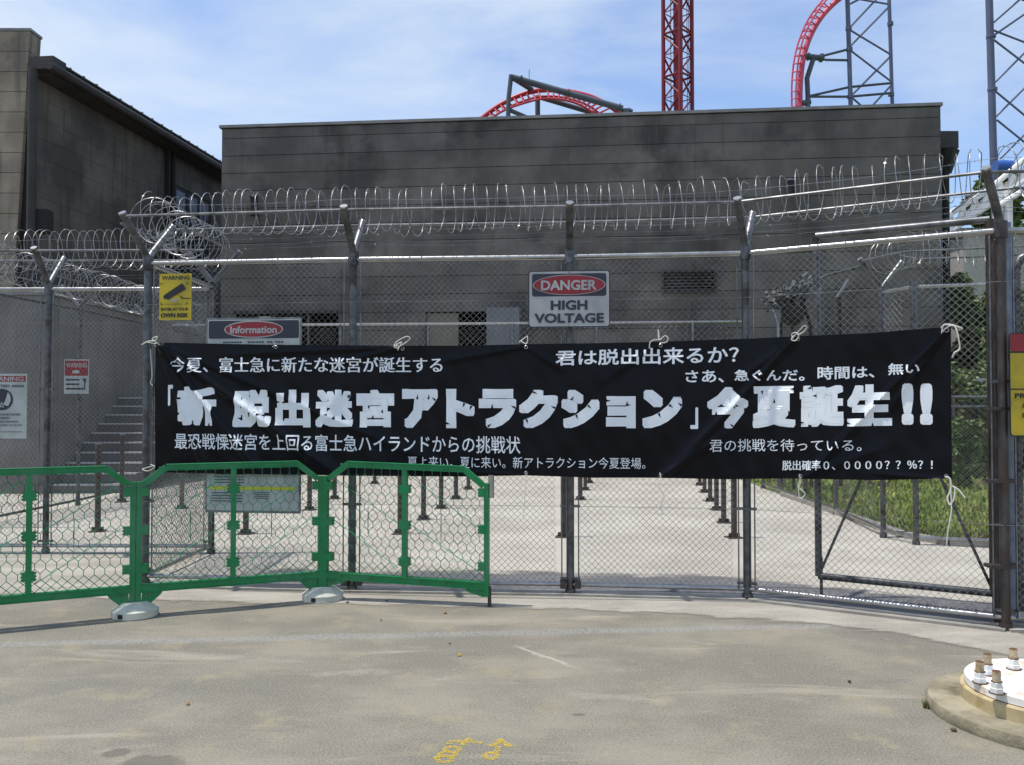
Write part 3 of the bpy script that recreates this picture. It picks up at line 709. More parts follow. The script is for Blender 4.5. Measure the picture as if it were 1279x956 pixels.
T([V3(a + dE * .02, .0), V3(a + dE * .02, zb + .15)], .012, 8).build('drop_bolt', 'galv_dark', gt, True)
T([V3(b, 0.0), V3(b, zb + .1)], .014, 8).build('drop_bolt', 'rust', gt, True)
B(V3(b - dE * .05, 1.66), (.09, .02, .02), (dE.x, dE.y, 0)).build('latch', 'bright', gt)
# second gate leaf to the right of the corner post
a2 = hit(1268, 300, (PE[0], PE[1] + .3), (PG[0], PG[1] + .3)); a2 = Vector((a2.x, a2.y)); b2 = a2 + Vector((1.3, 0))
g2 = thing('mesh_gate', 'second gate leaf to the right of the rusty corner post', 'gate', V3(a2, 0))
T([V3(a2, .06), V3(a2, 2.42), V3(a2 + Vector((.03, 0)), 2.5), V3(a2 + Vector((.1, 0)), 2.54), V3(b2, 2.54)], .03, 12).build('frame', 'galv_dark', g2, True)
T([V3(b2, .06), V3(b2, 2.54)], .03, 12).build('stile', 'galv_dark', g2, True); T([V3(a2, .12), V3(b2, .12)], .026, 12).build('bottom_bar', 'galv_dark', g2, True)
chainlink(MB(), a2, b2, .12, 2.5, .062, .0019, 78).build('wire_mesh', 'wire', g2, True, kind='stuff')
# gate hanging post and blue-grey pole
q = hit(1259, 400, (PE[0], PE[1] + .12), (PG[0], PG[1] + .12)); T([Vector((q.x, q.y, 0)), Vector((q.x, q.y, 2.72))], .026, 12).build('pole', 'bluepipe', None, True)
props(bpy.data.objects['pole'], 'blue grey steel pole standing just right of the rusty corner post', 'pole')
q = hit(1243, 400, (PE[0], PE[1] + .16), (PD[0], PD[1] + .16)); o = T([Vector((q.x, q.y, 0)), Vector((q.x, q.y, 2.6))], .03, 12).build('gate_post', 'rust', None, True)
props(o, 'rust brown gate post standing tight behind the corner post', 'post')
cl_ = thing('pipe_clamp', 'rusty clamps tying the corner post to the gate post', 'clamp', (PE[0], PE[1], 0))
for zz in (.42, .98, 1.46): B((PE[0] + .0, PE[1] + .02, zz), (.21, .10, .022)).build('clamp_plate', 'rust', cl_)
# lock bracket box at the post feet
for p in (PB, PC):
    for s_ in (-1, 1):
        B((p[0] + s_ * .055, p[1] - .01, .085), (.05, .06, .06)).build('rail_socket', 'rust', main)

# ================================================================== QUEUE POSTS
qp = [(386.6, 638), (418, 624), (468, 605), (500, 668), (529, 650), (551, 636), (569.5, 624), (585, 612), (704, 672), (725, 625), (731, 613), (736, 604),
      (917, 673), (904, 654), (895, 638), (887, 627), (880, 616), (874, 607), (1006, 619), (227, 636), (307, 668), (122, 665), (152, 628)]
proto = None
rowname = {704: 'left side of the open aisle', 725: 'left side of the open aisle', 731: 'left side of the open aisle', 736: 'left side of the open aisle'}
def qlabel(i, px, py):
    if px == 122: return 'queue post under the stairs, nearest to the concrete steps on the left'
    if px == 152: return 'queue post just left of the front fence corner, second from the stairs'
    if px == 227: return 'queue post seen through the left half of the middle green barrier'
    if px == 307: return 'queue post standing right below the Information board'
    if px == 1006: return 'lone queue post between the aisle and the gate'
    order = ['nearest', 'second', 'third', 'fourth', 'fifth', 'farthest']
    if 870 < px < 920: return order[sorted([917, 904, 895, 887, 880, 874], reverse=True).index(px)] + ' dark queue post in the row on the right side of the open aisle'
    if 700 < px < 740: return ['nearest', 'second', 'third', 'farthest'][[704, 725, 731, 736].index(px)] + ' dark queue post in the row on the left side of the open aisle'
    r = [500, 529, 551, 569.5, 585]
    if px in r: return ['nearest', 'second', 'third', 'fourth', 'farthest'][r.index(px)] + ' queue post seen through the right green barrier'
    return {386.6: 'nearest', 418: 'middle', 468: 'farthest'}[px] + ' of three queue posts behind the joint of the green barriers'
for i, (px, py) in enumerate(qp):
    p = gp(px, py)
    if proto is None:
        proto = thing('queue_post', qlabel(i, px, py), 'post', (p.x, p.y, .009), 'steel queue posts in rows on the bright concrete')
        WM[proto] = Matrix.Identity(4)
        T([(0, 0, 0), (0, 0, 1.0)], .033, 12).build('shaft', 'rust', proto, True)
        T([(0, 0, 1.0), (0, 0, 1.02)], .037, 12).build('cap', 'galv', proto, True)
        B((0, 0, .005), (.17, .17, .01)).build('base_plate', 'rust', proto)
        for a in (0, 1, 2, 3):
            B((.045 * math.cos(a * 1.5708), .045 * math.sin(a * 1.5708), .03), (.04, .006, .045), (math.cos(a * 1.5708), math.sin(a * 1.5708), 0)).build('fin', 'rust', proto)
        kids = list(proto.children)
    else:
        c = proto.copy(); COL.objects.link(c); c.location = (p.x, p.y, .009); c['label'] = qlabel(i, px, py); c.rotation_euler.z = random.uniform(-.2, .2)
        for k in kids: d_ = k.copy(); COL.objects.link(d_); d_.parent = c
# chain between first posts of right row
def rope(name, pts, label, cat, r=.004, m='cord', n=6):
    o = T(pts, r, n).build(name, m, None, True); props(o, label, cat); return o
a, b = gp(736, 604), gp(874, 607)
rope('rope', [V3(a, .55).lerp(V3(b, .6), i / 12) - Vector((0, 0, .28 * math.sin(math.pi * i / 12))) for i in range(13)], 'thin slack rope hung across the far end of the queue aisle', 'rope', .007, 'galv')

# ================================================================== BANNER
plan = [Vector(p) for p in (PA, PB, PC, PD, PE)]
OFF = .075
ofs = []
for i, p in enumerate(plan):
    a = (plan[i] - plan[i - 1]).normalized() if i else (plan[1] - plan[0]).normalized(); b = (plan[i + 1] - plan[i]).normalized() if i < 4 else a
    d = (a + b).normalized(); n = Vector((d.y, -d.x)); k = 1 / max(.5, n.dot(Vector((a.y, -a.x)))); ofs.append(p + n * OFF * k)
cum = [0]
for a, b in zip(ofs[:-1], ofs[1:]): cum.append(cum[-1] + (b - a).length)
def pxu(px, py):                 # photo pixel -> (distance along fence, height)
    best = None
    for i, (a, b) in enumerate(zip(ofs[:-1], ofs[1:])):
        q = hit(px, py, a, b); s_ = (Vector((q.x, q.y)) - a).dot((b - a).normalized()); l = (b - a).length
        if (s_ >= 0 or i == 0) and (s_ <= l or i == 3): return cum[i] + s_, q.z
    return None
def upos(u):
    us_ = []
    def raw(u):
        for i in range(4):
            if u <= cum[i + 1] or i == 3: return ofs[i].lerp(ofs[i + 1], (u - cum[i]) / (cum[i + 1] - cum[i]))
    p = (raw(u - .09) + raw(u) * 2 + raw(u + .09)) / 4; t_ = (raw(u + .09) - raw(u - .09)).normalized()
    return p, Vector((t_.y, -t_.x))
topk = [pxu(*p) for p in ((195, 428), (345, 431), (503, 432), (580, 432), (657, 430), (740, 429), (825, 427), (910, 424), (998, 420), (1090, 416), (1187, 408))]
botk = [pxu(*p) for p in ((191, 590), (345, 593), (503, 595), (580, 595.5), (657, 594), (740, 597), (825, 597), (910, 599), (998, 598), (1090, 600), (1185, 598))]
def interp(tab, u):
    if u <= tab[0][0]: return tab[0][1]
    for a, b in zip(tab[:-1], tab[1:]):
        if u <= b[0]: f = (u - a[0]) / (b[0] - a[0]); return a[1] + (b[1] - a[1]) * f
    return tab[-1][1]
U0, U1 = topk[0][0], topk[-1][0]
folds = [((198, 429), (322, 588), .026, .028), ((198, 429), (415, 590), .024, .035), ((198, 429), (262, 600), .016, .024), ((200, 429), (500, 560), .010, .03), ((503, 434), (410, 456), .012, .018), ((503, 434), (300, 442), .008, .02),
         ((995, 422), (832, 594), .022, .030), ((995, 422), (930, 470), .012, .03), ((1185, 409), (1010, 594), .024, .020), ((1185, 409), (1120, 500), .014, .02), ((825, 430), (760, 470), .008, .03), ((657, 433), (560, 450), .008, .02), ((657, 433), (700, 460), .006, .02),
         ((825, 596), (900, 545), .014, .025), ((1000, 597), (1100, 560), .006, .03), ((380, 590), (430, 470), .006, .04), ((1187, 600), (1100, 592), .01, .012), ((640, 593), (500, 585), .008, .015)]
FO = []
for a, b, amp, wdt in folds:
    A_, B_ = Vector(pxu(*a)), Vector(pxu(*b)); FO.append((A_, (B_ - A_).normalized(), (B_ - A_).length, amp, wdt))
def disp(u, z):
    h = .010 * math.sin(u * 1.7 + 1) * math.sin((z - .9) * 2.6) + .004 * math.sin(u * 5.3 + z * 4) + .0022 * math.sin(u * 13 - z * 9) * math.sin(z * 7 + u * 2) + .0012 * math.sin(u * 31 + z * 22)
    for (A_, d, l, amp, wdt) in FO:
        r_ = Vector((u, z)) - A_; t_ = r_.dot(d); s_ = abs(r_.x * d.y - r_.y * d.x)
        if t_ < -.03 or t_ > l * 1.25: continue
        f = max(0, min(1, (t_ + .03) / .08)) * max(0, 1 - (max(0, t_ - l * .75) / (l * .5)))
        ww = wdt * (.5 + .8 * t_ / l)
        h += 1.3 * amp * f * math.exp(-(s_ / ww) ** 2)
    return h
def bpt(u, z, lift=0.0):
    p, n = upos(u); q = p + n * (disp(u, z) + lift); return V3(q, z)
bn = thing('banner', 'long black cloth banner with white Japanese lettering tied to the front fence', 'banner', V3(upos(U0)[0], .9))
NU, NV = 420, 74; mb = MB()
for j in range(NV + 1):
    for i in range(NU + 1):
        u = U0 + (U1 - U0) * i / NU; zt_, zb_ = interp(topk, u), interp(botk, u); z_ = zb_ + (zt_ - zb_) * j / NV
        mb.v.append(bpt(u, z_))
for j in range(NV):
    for i in range(NU): a = j * (NU + 1) + i; mb.f.append((a, a + 1, a + NU + 2, a + NU + 1))
mb.build('cloth', 'cloth', bn, True)
CR = MB()
def banner_text(body, tl, bl, tr, br, bold=.0, cut=None):
    a, b, c, d = [Vector(pxu(*p)) for p in (tl, bl, tr, br)]
    wdt = (c - a).length; hh = (a - b).length
    cut = (max(2, int(wdt / .035)), max(2, int(hh / .035)))
    def fn(u, v, lf):
        lo = b.lerp(d, u); hi = a.lerp(c, u); q = lo.lerp(hi, v); return bpt(q.x, q.y, .0030 + lf)
    m_ = text_mb(body, fn, bold, cut=cut, res=2, nicks=(0 if body[0] == '!' else 3) if bold > .04 else 0); m_.build('lettering', 'print', bn, True)
    for q in NICKS: n0 = len(CR.v); CR.v += q; CR.f.append((n0, n0 + 1, n0 + 2))
def bt(body, x0, x1, yt0, yb0, yt1=None, yb1=None, bold=0):
    yt1 = yt0 if yt1 is None else yt1; yb1 = yb0 if yb1 is None else yb1
    banner_text(body, (x0, yt0), (x0, yb0), (x1, yt1), (x1, yb1), bold)
bt('今夏、富士急に新たな迷宮が誕生する', 215, 553, 446, 466, 446, 466, -.020)
bt('君は脱出出来るか？', 694, 923, 438, 457, 432, 454, .018)
bt('さあ、', 856, 904, 463, 478, 462, 478, .02); bt('急ぐんだ。', 917, 1005, 462, 476, 461, 476, .02); bt('時間は、', 1021, 1092, 458, 475, 457, 472, .02); bt('無い', 1109, 1149, 454, 469, 453, 467, .02)
TB = .055
def title(s, xs_, yt, yb, b=TB):
    for ch, (x0, x1) in zip(s, xs_): bt(ch, x0, x1, yt(x0), yb(x0), yt(x1), yb(x1), b)
bt('「', 211, 219, 481, 507, 481, 507, .03)
title('新', [(223, 271)], lambda x: 483, lambda x: 532)
title('脱出迷宮', [(291, 339), (344, 388), (394, 441), (445, 492)], lambda x: 487, lambda x: 534)
title('アトラ', [(502, 547), (557, 593), (598, 645)], lambda x: 486, lambda x: 535, .07)
title('クション', [(648, 697), (701, 749), (757, 794), (802, 852)], lambda x: 487 if x < 750 or x > 800 else 495, lambda x: 535, .07)
bt('」', 862, 872, 509, 536, 509, 536, .03)
title('今夏誕生', [(883, 935), (940, 994), (999, 1054), (1058, 1114)], lambda x: 484 - (x - 883) * .018, lambda x: 536 - (x - 883) * .018)
title('!!', [(1126, 1141), (1149, 1165)], lambda x: 479, lambda x: 531, .05)
bt('最恐戦慄迷宮を上回る富士急ハイランドからの挑戦状', 219, 650, 541, 561, 545, 567, .008)
bt('夏よ来い。夏に来い。新アトラクション今夏登場。', 509, 806, 570, 585, 572, 586, 0)
bt('君の挑戦を待っている。', 886, 1076, 549, 565, 549, 564, 0)
bt('脱出確率０、００００？？％？！', 977, 1165, 575, 588, 574, 587, -.022)

CR.build('lettering_nicks', 'cloth', bn, kind='stuff')
for (x, y) in ((196, 431), (345, 434), (503, 436), (657, 434), (825, 432), (997, 424), (1183, 413), (657, 591), (825, 594), (1000, 595), (1182, 595)):
    u, z_ = pxu(x, y); q = bpt(u, z_, .004); nn = V3(upos(u)[1], 0); tt = V3(Vector((-upos(u)[1].y, upos(u)[1].x)), 0)
    T([q + tt * (.012 * math.cos(k * math.pi / 6)) + Vector((0, 0, .012 * math.sin(k * math.pi / 6))) for k in range(13)], .0035, 5, caps=False).build('eyelet', 'bright', bn, True)
# cords
def cord(pts, label, r=.0042, lift=.03):
    P_ = []
    for (x, y) in pts:
        u, z_ = pxu(x, y); p, n = upos(min(u, cum[-1] + .3)); P_.append(V3(p + n * (lift + random.uniform(-.006, .012)), z_))
    # smooth
    S = []
    for i in range(len(P_) - 1):
        p0, p1, p2, p3 = P_[max(i - 1, 0)], P_[i], P_[i + 1], P_[min(i + 2, len(P_) - 1)]
        for k in range(5):
            t_ = k / 5; S.append(.5 * ((2 * p1) + (p2 - p0) * t_ + (2 * p0 - 5 * p1 + 4 * p2 - p3) * t_ ** 2 + (3 * p1 - p0 - 3 * p2 + p3) * t_ ** 3))
    S.append(P_[-1]); o = T(S, r, 6).build('tie_cord', 'cord', None, True); props(o, label, 'cord', 'white cords tying the banner to the fence')
cord([(180, 431), (188, 427), (196, 426), (199, 421), (192, 424), (200, 430), (187, 428)], 'white cord knot at the top left corner of the banner')
cord([(191, 437), (192, 470), (190, 478), (193, 482)], 'short white cord end hanging down the left edge of the banner', .003)
cord([(343, 426), (345, 431), (343, 434)], 'tiny white cord tie under the Information board', .003)
cord([(493, 432), (498, 426), (508, 421), (513, 423), (507, 429), (497, 435), (494, 433), (503, 428), (500, 434), (498, 438)], 'white cord bow on the banner top between Information board and DANGER sign')
cord([(649, 428), (655, 423), (659, 421), (658, 430), (650, 426)], 'small white knot on the banner top below the left side of the DANGER sign')
cord([(811, 436), (812, 428), (818, 425), (823, 424), (822, 412), (823, 425), (830, 420), (834, 423), (832, 428), (824, 429)], 'white cord with a loop and upright end, right of the DANGER sign')
cord([(992, 424), (990, 418), (995, 416), (999, 420), (995, 426), (990, 424), (998, 415), (1005, 408), (1009, 409), (1005, 415), (998, 419)], 'white bow on the banner top just left of the gate frame')
cord([(1176, 410), (1181, 406), (1188, 407), (1195, 408), (1203, 411)], 'white knot at the top right corner of the banner', .005)
cord([(1188, 407), (1180, 412), (1177, 417), (1179, 407), (1190, 406), (1195, 412), (1198, 424), (1199, 436), (1193, 441), (1190, 447)], 'long loose cord end hanging beside the top right corner of the banner', .005)
cord([(190, 580), (196, 583), (188, 588), (180, 586), (186, 584), (196, 581)], 'white cord knot at the bottom left corner of the banner', .003)
cord([(657, 590), (658, 596), (656, 620), (654, 648)], 'thin cord hanging from the banner bottom below the word HIGH', .0025)
cord([(824, 590), (825, 598), (823, 608), (829, 620), (825, 632), (828, 640), (824, 645)], 'wavy thin cord hanging from the banner bottom edge into the aisle view', .003)
cord([(1000, 592), (1001, 598), (998, 607), (1003, 612), (1007, 617), (1001, 622), (999, 612), (1002, 600)], 'small cord loop hanging below the banner near the gate', .0035)
cord([(1181, 595), (1187, 598), (1188, 610), (1184, 622), (1187, 630), (1192, 622), (1193, 610), (1190, 607), (1198, 612), (1206, 622)], 'white cord bow under the bottom right corner of the banner', .0055)
cord([(1188, 612), (1189, 635), (1187, 650), (1184, 668), (1183, 682)], 'long straight cord end hanging below the bottom right corner of the banner', .004)

# ================================================================== SIGNS
class Plate:
    """flat sign: P left-bottom corner, ax right, up, size; features drawn in layers 1.5 mm apart"""
    def __init__(s, name, label, tl, br, P, Q, lift=.0, th=.004, m='signwhite', r=.0, yaw=None):
        P, Q = Vector(P), Vector(Q); d = (Q - P).normalized(); n = Vector((d.y, -d.x)); P, Q = P + n * lift, Q + n * lift
        cxp, cyp = (tl[0] + br[0]) / 2, (tl[1] + br[1]) / 2
        l_, r_ = hit(tl[0], cyp, P, Q), hit(br[0], cyp, P, Q); t_, b_ = hit(cxp, tl[1], P, Q), hit(cxp, br[1], P, Q)
        s.w = (Vector((r_.x, r_.y)) - Vector((l_.x, l_.y))).length; s.h = t_.z - b_.z; s.ax = V3(d, 0); s.n = V3(n, 0)
        s.o = Vector((l_.x, l_.y, b_.z)); s.t = thing(name, label, 'sign', s.o); s.layer = 1
        s.back = s.shape(s.rr(0, 0, 1, 1, r), m, 'plate', th=th, z0=-th)
    def P(s, u, v, z=0): return s.o + s.ax * (u * s.w) + Vector((0, 0, v * s.h)) + s.n * z
    def rr(s, x0, y0, x1, y1, r, n=5):           # rounded rectangle in 0..1, r in metres
        if r <= 0: return [(x0, y0), (x1, y0), (x1, y1), (x0, y1)]
        rx, ry = r / s.w, r / s.h; pts = []
        for (cx_, cy_, a0) in ((x1 - rx, y0 + ry, -90), (x1 - rx, y1 - ry, 0), (x0 + rx, y1 - ry, 90), (x0 + rx, y0 + ry, 180)):
            for k in range(n + 1): a = math.radians(a0 + 90 * k / n); pts.append((cx_ + rx * math.cos(a), cy_ + ry * math.sin(a)))
        return pts
    def ell(s, cx_, cy_, rx, ry, n=40): return [(cx_ + rx * math.cos(2 * math.pi * k / n), cy_ + ry * math.sin(2 * math.pi * k / n)) for k in range(n)]
    def shape(s, pts, m, name='print_field', th=.0006, z0=None):
        if z0 is None: z0 = .0008 * s.layer; s.layer += 1
        mb = MB().prism([s.P(u, v, z0) for u, v in pts], s.n * th); return mb.build(name, m, s.t)
    def text(s, body, x0, y0, x1, y1, m, bold=.02, keep=None, name='lettering'):
        z0 = .0008 * s.layer + .0006; s.layer += 2
        return text_mb(body, lambda u, v, lf: s.P(x0 + (x1 - x0) * u, y0 + (y1 - y0) * v, z0 + lf), bold, res=3, keep=keep).build(name, m, s.t)
# DANGER
S = Plate('danger_sign', 'white and black DANGER HIGH VOLTAGE sign with a red oval on the centre post', (660, 338), (762, 409), (PB[0], PB[1]), (PD[0], PD[1]), lift=.115, r=.02, m='signblack')
S.shape(S.rr(.012, .017, .988, .983, .018), 'signwhite'); S.shape(S.rr(.045, .545, .955, .945, .018), 'signnavy')
S.shape(S.ell(.5, .745, .445, .178), 'signwhite'); S.shape(S.ell(.5, .745, .435, .168), 'signred')
S.text('DANGER', .155, .65, .835, .83, 'signwhite', .035); S.text('HIGH', .275, .30, .725, .475, 'signnavy', .04); S.text('VOLTAGE', .075, .075, .925, .245, 'signnavy', .035)
for u in (.5,): S.shape(S.ell(u, .965, .008, .012, 10), 'galv', 'rivet', th=.003); S.shape(S.ell(u, .035, .008, .012, 10), 'galv', 'rivet', th=.003)
# camera warning
S = Plate('camera_warning_sign', 'yellow WARNING sign with a black surveillance camera pictogram beside the corner post', (199, 342), (239, 400), PA, PB, lift=.045, m='signyellow')
S.text('WARNING', .08, .865, .95, .955, 'signblack', .03); S.text('ENTER AT YOUR', .06, .20, .91, .265, 'signblack', .03); S.text('OWN RISK', .06, .055, .91, .15, 'signblack', .04)
S.shape([(.16, .54), (.28, .435), (.84, .665), (.72, .79)], 'signblack', 'camera_pictogram'); S.shape([(.13, .52), (.17, .455), (.24, .45), (.2, .54)], 'signblack', 'camera_pictogram')
S.shape([(.58, .56), (.62, .54), (.76, .47), (.98, .47), (.98, .452), (.72, .452)], 'signblack', 'camera_pictogram'); S.shape(S.rr(.37, .40, .57, .445, 0), 'signwhite', 'name_field')
for (u, v, a, b_) in ((.06, .33, 1, 1), (.90, .33, -1, 1), (.06, .80, 1, -1), (.92, .80, -1, -1)):
    S.shape([(u, v), (u + a * .08, v), (u + a * .08, v + b_ * .012), (u, v + b_ * .012)][::(1 if a * b_ > 0 else -1)], 'signblack', 'corner_mark'); S.shape([(u, v), (u + a * .02, v), (u + a * .02, v + b_ * .045), (u, v + b_ * .045)][::(1 if a * b_ > 0 else -1)], 'signblack', 'corner_mark')
S.shape(S.rr(.22, .335, .72, .345, 0), 'signblack', 'small_print')
# Information
S = Plate('information_board', 'tall framed Information board with navy header, mostly hidden behind the banner', (257, 397), (376, 641), PA, PB, lift=.038, m='galv', r=.012, th=.012)
S.shape(S.rr(.018, .012, .982, .99, .012), 'signpale'); S.shape(S.rr(.025, .893, .975, .985, .014), 'signnavy')
S.shape(S.ell(.5, .94, .31, .0445 * 1.0), 'signwhite'); S.shape(S.ell(.5, .94, .298, .0385), 'signred'); S.text('Information', .255, .919, .745, .958, 'signwhite', .03)
for i in range(22):
    if i not in (7, 8, 15): S.shape(S.rr(.18 + .029 * i, .870, .18 + .029 * i + .022, .878, 0), 'signnavy', 'small_print', z0=.0026)
S.shape(S.rr(.05, .118, .95, .135, 0), 'limestripe', 'stripe')
for i in range(4): S.shape(S.rr(.10, .195 - i * .014, .42, .199 - i * .014, 0), 'signnavy', 'small_print')
for i in range(4): S.shape(S.rr(.07, .100 - i * .014, .40, .104 - i * .014, 0), 'signnavy', 'small_print')
for i in range(4): S.shape(S.rr(.52, .104 - i * .010, .68, .107 - i * .010, 0), 'signnavy', 'small_print')
# winged emblem sign on left fence
LP, LQ = (-6.25, 8.70), (-4.62, 8.68)
S = Plate('restricted_area_sign', 'white WARNING RESTRICTED AREA sign with a winged star roundel at the left edge', (-28, 467), (33.5, 548), LP, LQ, lift=.05, m='signpale')
S.shape(S.rr(.03, .875, .97, .965, 0), 'signred'); S.text('WARNING', .14, .885, .93, .955, 'signpale', .02); S.text('RESTRICTED AREA', .06, .79, .95, .83, 'signblack', .015)
S.shape(S.ell(.5, .60, .22, .165), 'signnavy')
for s_ in (-1, 1):
    S.shape([(.5 + s_ * q, v) for q, v in ((.035, .545), (.06, .565), (.12, .715), (.17, .66), (.18, .58), (.13, .50), (.06, .515))][::s_], 'signpale', 'wing')
star = [(.5 + (.075 if k % 2 == 0 else .03) * math.cos(math.radians(90 + 36 * k)), .515 + (.055 if k % 2 == 0 else .022) * math.sin(math.radians(90 + 36 * k))) for k in range(10)]
zz = .0008 * S.layer; S.layer += 1
for k in range(0, 10, 2):
    S.shape([(.5, .515), star[k - 1], star[k], star[(k + 1) % 10]], 'signpale', 'star', z0=zz)
S.shape(S.ell(.5, .515, .022, .016, 12), 'signnavy', 'star_centre')
for i, ww in enumerate((.88, .66, .84, .92)): S.text(('IT IS UNLAWFUL TO ENTER THIS AREA', 'WITHOUT PERMISSION', 'OF THE INSTALLATION COMMANDER', 'SEC 21 INTERNAL SECURITY ACT OF 1950')[i], .08, .355 - i * .055, ww, .385 - i * .055, 'signblack', .01)
S.shape(S.rr(.06, .10, .93, .108, 0), 'signblack', 'rule')
# small red-white sign on inner left fence
S = Plate('keep_out_sign', 'small red and white warning sign on the left inner fence near the stairs', (80, 449), (111, 492), (-6.6, 11.85), (-5.5, 11.85), lift=.0, m='signpale')
S.shape(S.rr(.03, .52, .97, .96, 0), 'signred'); S.text('WARNING', .08, .76, .92, .90, 'signpale', .02); S.shape(S.rr(.34, .59, .62, .68, 0), 'signpale', 'small_print')
for i in range(3): S.shape(S.rr(.08, .38 - i * .13, .62 if i < 2 else .8, .43 - i * .13, 0), 'signnavy', 'small_print')
S.shape([(.82, .12), (.86, .12), (.86, .32), (.93, .44), (.75, .44), (.82, .32)], 'signnavy', 'pictogram')
# right edge sign
EP, EQ = PE, PG
S = Plate('yellow_sign', 'yellow warning sign with a dark red head at the right edge of the view', (1261, 416), (1340, 545), EP, EQ, lift=.075, r=.02, m='signblack')
S.shape(S.rr(.015, .008, .985, .99, .018), 'signyellow'); S.shape(S.rr(.015, .82, .985, .99, .018), 'signred'); S.shape(S.rr(.015, .805, .985, .822, 0), 'signblack', 'rule'); S.shape(S.rr(.015, .448, .985, .46, 0), 'signblack', 'rule')
S.text('PR', .075, .365, .245, .415, 'signblack', .03); S.text('A', .185, .27, .26, .32, 'signblack', .03); S.text('N', .19, .175, .26, .225, 'signblack', .03)

# ================================================================== GREEN BARRIERS
G = [Vector((-3.84, 5.60)), Vector((-2.65, 6.17)), Vector((-1.44, 6.68)), Vector((-.165, 6.44))]
def barrier(a, b, label, flip, first, tilt=0.0):
    d = (b - a).normalized(); ln = (b - a).length; n = V3(Vector((d.y, -d.x)), 0); ax = V3(d, 0)
    t = thing('mesh_barrier', label, 'barrier', V3(a, 0), 'green plastic barrier panels')
    def p(u, z, o=0): return V3(a, 0) + ax * u + Vector((0, 0, z + tilt * u)) + n * o
    e = .035; L_ = ln - e; zt, zs_, zb = 1.038, .940, .19; ch = .16
    def bar(path, w_, th, name='frame_bar', m='green', par=t):
        mb = MB()
        for (q0, q1) in zip(path[:-1], path[1:]):
            q0, q1 = p(*q0), p(*q1); dd = (q1 - q0); mb.box((q0 + q1) / 2, (dd.length + .002, th, w_), dd, n.cross(dd))
        return mb.build(name, m, par)
    fr = bar([(e + ch, zt), (ln / 2, zt), (L_ - ch, zt)], .042, .040, 'top_bar')
    bar([(e + .01, zs_ - .02), (e + ch, zt)], .042, .038, 'chamfer_bar'); bar([(L_ - .01, zs_ - .02), (L_ - ch, zt)], .042, .038, 'chamfer_bar')
    bar([(e, zb), (L_, zb)], .050, .040, 'bottom_bar')
    s1 = bar([(e - .014, .05), (e - .014, zs_)], .036, .044, 'stile'); s2 = bar([(L_ + .014, .05 if tilt == 0 else .115), (L_ + .014, zs_)], .036, .044, 'stile'); s3 = bar([(ln / 2, zb + .0), (ln / 2, zt - .01)], .036, .048, 'middle_stile')
    # thin flanges on the bars
    for z_ in (zt + .020, zt - .020): bar([(e + ch, z_), (L_ - ch, z_)], .005, .056, 'flange', 'green', fr)
    for z_ in (zb + .024, zb - .024): bar([(e, z_), (L_, z_)], .005, .056, 'flange', 'green', fr)
    for u, s_ in ((e, 1), (L_, -1)):
        MB().prism([p(u + s_ * .01, zb - .02, -.015), p(u + s_ * .15, zb - .02, -.015), p(u + s_ * .13, zb - .05, -.015), p(u + s_ * .02, .045 if tilt == 0 else .11, -.015), p(u + s_ * .0, .045 if tilt == 0 else .11, -.015)], n * .03).build('gusset', 'green', t)
        for (uu, zz_) in ((.035, .14), (.06, .15)): T([p(u + s_ * uu, zz_, .012), p(u + s_ * uu, zz_, .022)], .006, 8).build('bolt', 'galv', t)
    for u in (e, ln / 2, L_):
        for z_ in (.33, .6, .87):
            sd_ = (0,) if u == ln / 2 else ((1,) if u == e else (-1,))
            cb = MB(); cb.box(p(u + sd_[0] * .022, z_, .0), (.075 if u == ln / 2 else .045, .05, .06), ax)
            for k in (-1, 0, 1): cb.box(p(u + sd_[0] * .022, z_ + k * .022, .0), (.092 if u == ln / 2 else .058, .04, .010), ax)
            cb.build('clip', 'green', t)
    for u in (ln * .12, ln * .3, ln * .42, ln * .6, ln * .75, ln * .9):
        B(p(u, zb, .024), (.012, .004, .02), ax).build('drain_slot', 'greendark', fr)
        if .1 < u < ln - .2: B(p(u, zt, .024), (.02, .004, .014), ax).build('drain_slot', 'greendark', fr)
    # hexagonal net, with diamonds at top and bottom and a few stretched diagonals
    net = MB(); hx = .066; hy = .058; sh = .036; r = .0024
    rows_ = int((zt - zb) / hy) + 1
    def inside(u, z):
        lim = zt - .02
        if u < e + ch: lim = zs_ - .02 + (u - e) / ch * (zt - zs_)
        if u > L_ - ch: lim = zs_ - .02 + (L_ - u) / ch * (zt - zs_)
        return e + .01 < u < L_ - .01 and zb + .02 < z < lim
    def cl(q0, q1, rr=r, mb=net):
        if inside(*q0) or inside(*q1):
            if inside(*q0) and inside(*q1): mb.tube([p(*q0), p(*q1)], rr, 4, caps=False)
            else:
                i_, o_ = (q0, q1) if inside(*q0) else (q1, q0); lo_, hi_ = 0, 1
                for _ in range(7):
                    m_ = (lo_ + hi_) / 2; c_ = (i_[0] + (o_[0] - i_[0]) * m_, i_[1] + (o_[1] - i_[1]) * m_)
                    if inside(*c_): lo_ = m_
                    else: hi_ = m_
                mb.tube([p(*i_), p(i_[0] + (o_[0] - i_[0]) * lo_, i_[1] + (o_[1] - i_[1]) * lo_)], rr, 4, caps=False)
    z_ = zb; k = 0
    while z_ < zt:
        band = (z_ - zb) / (zt - zb); s_ = 0 if band < .10 or band > .9 else sh
        for i in range(int(ln / hx) + 3):
            u = e + i * hx + (hx / 2 if k % 2 else 0)
            m_ = (u, z_ + .030); cl((u - hx / 2, z_), m_); cl((u + hx / 2, z_), m_)
            if s_: cl(m_, (u, z_ + .030 + s_))
        z_ += .030 + s_; k += 1
    net.build('net', 'greendark', t, kind='stuff')
    dg = MB()
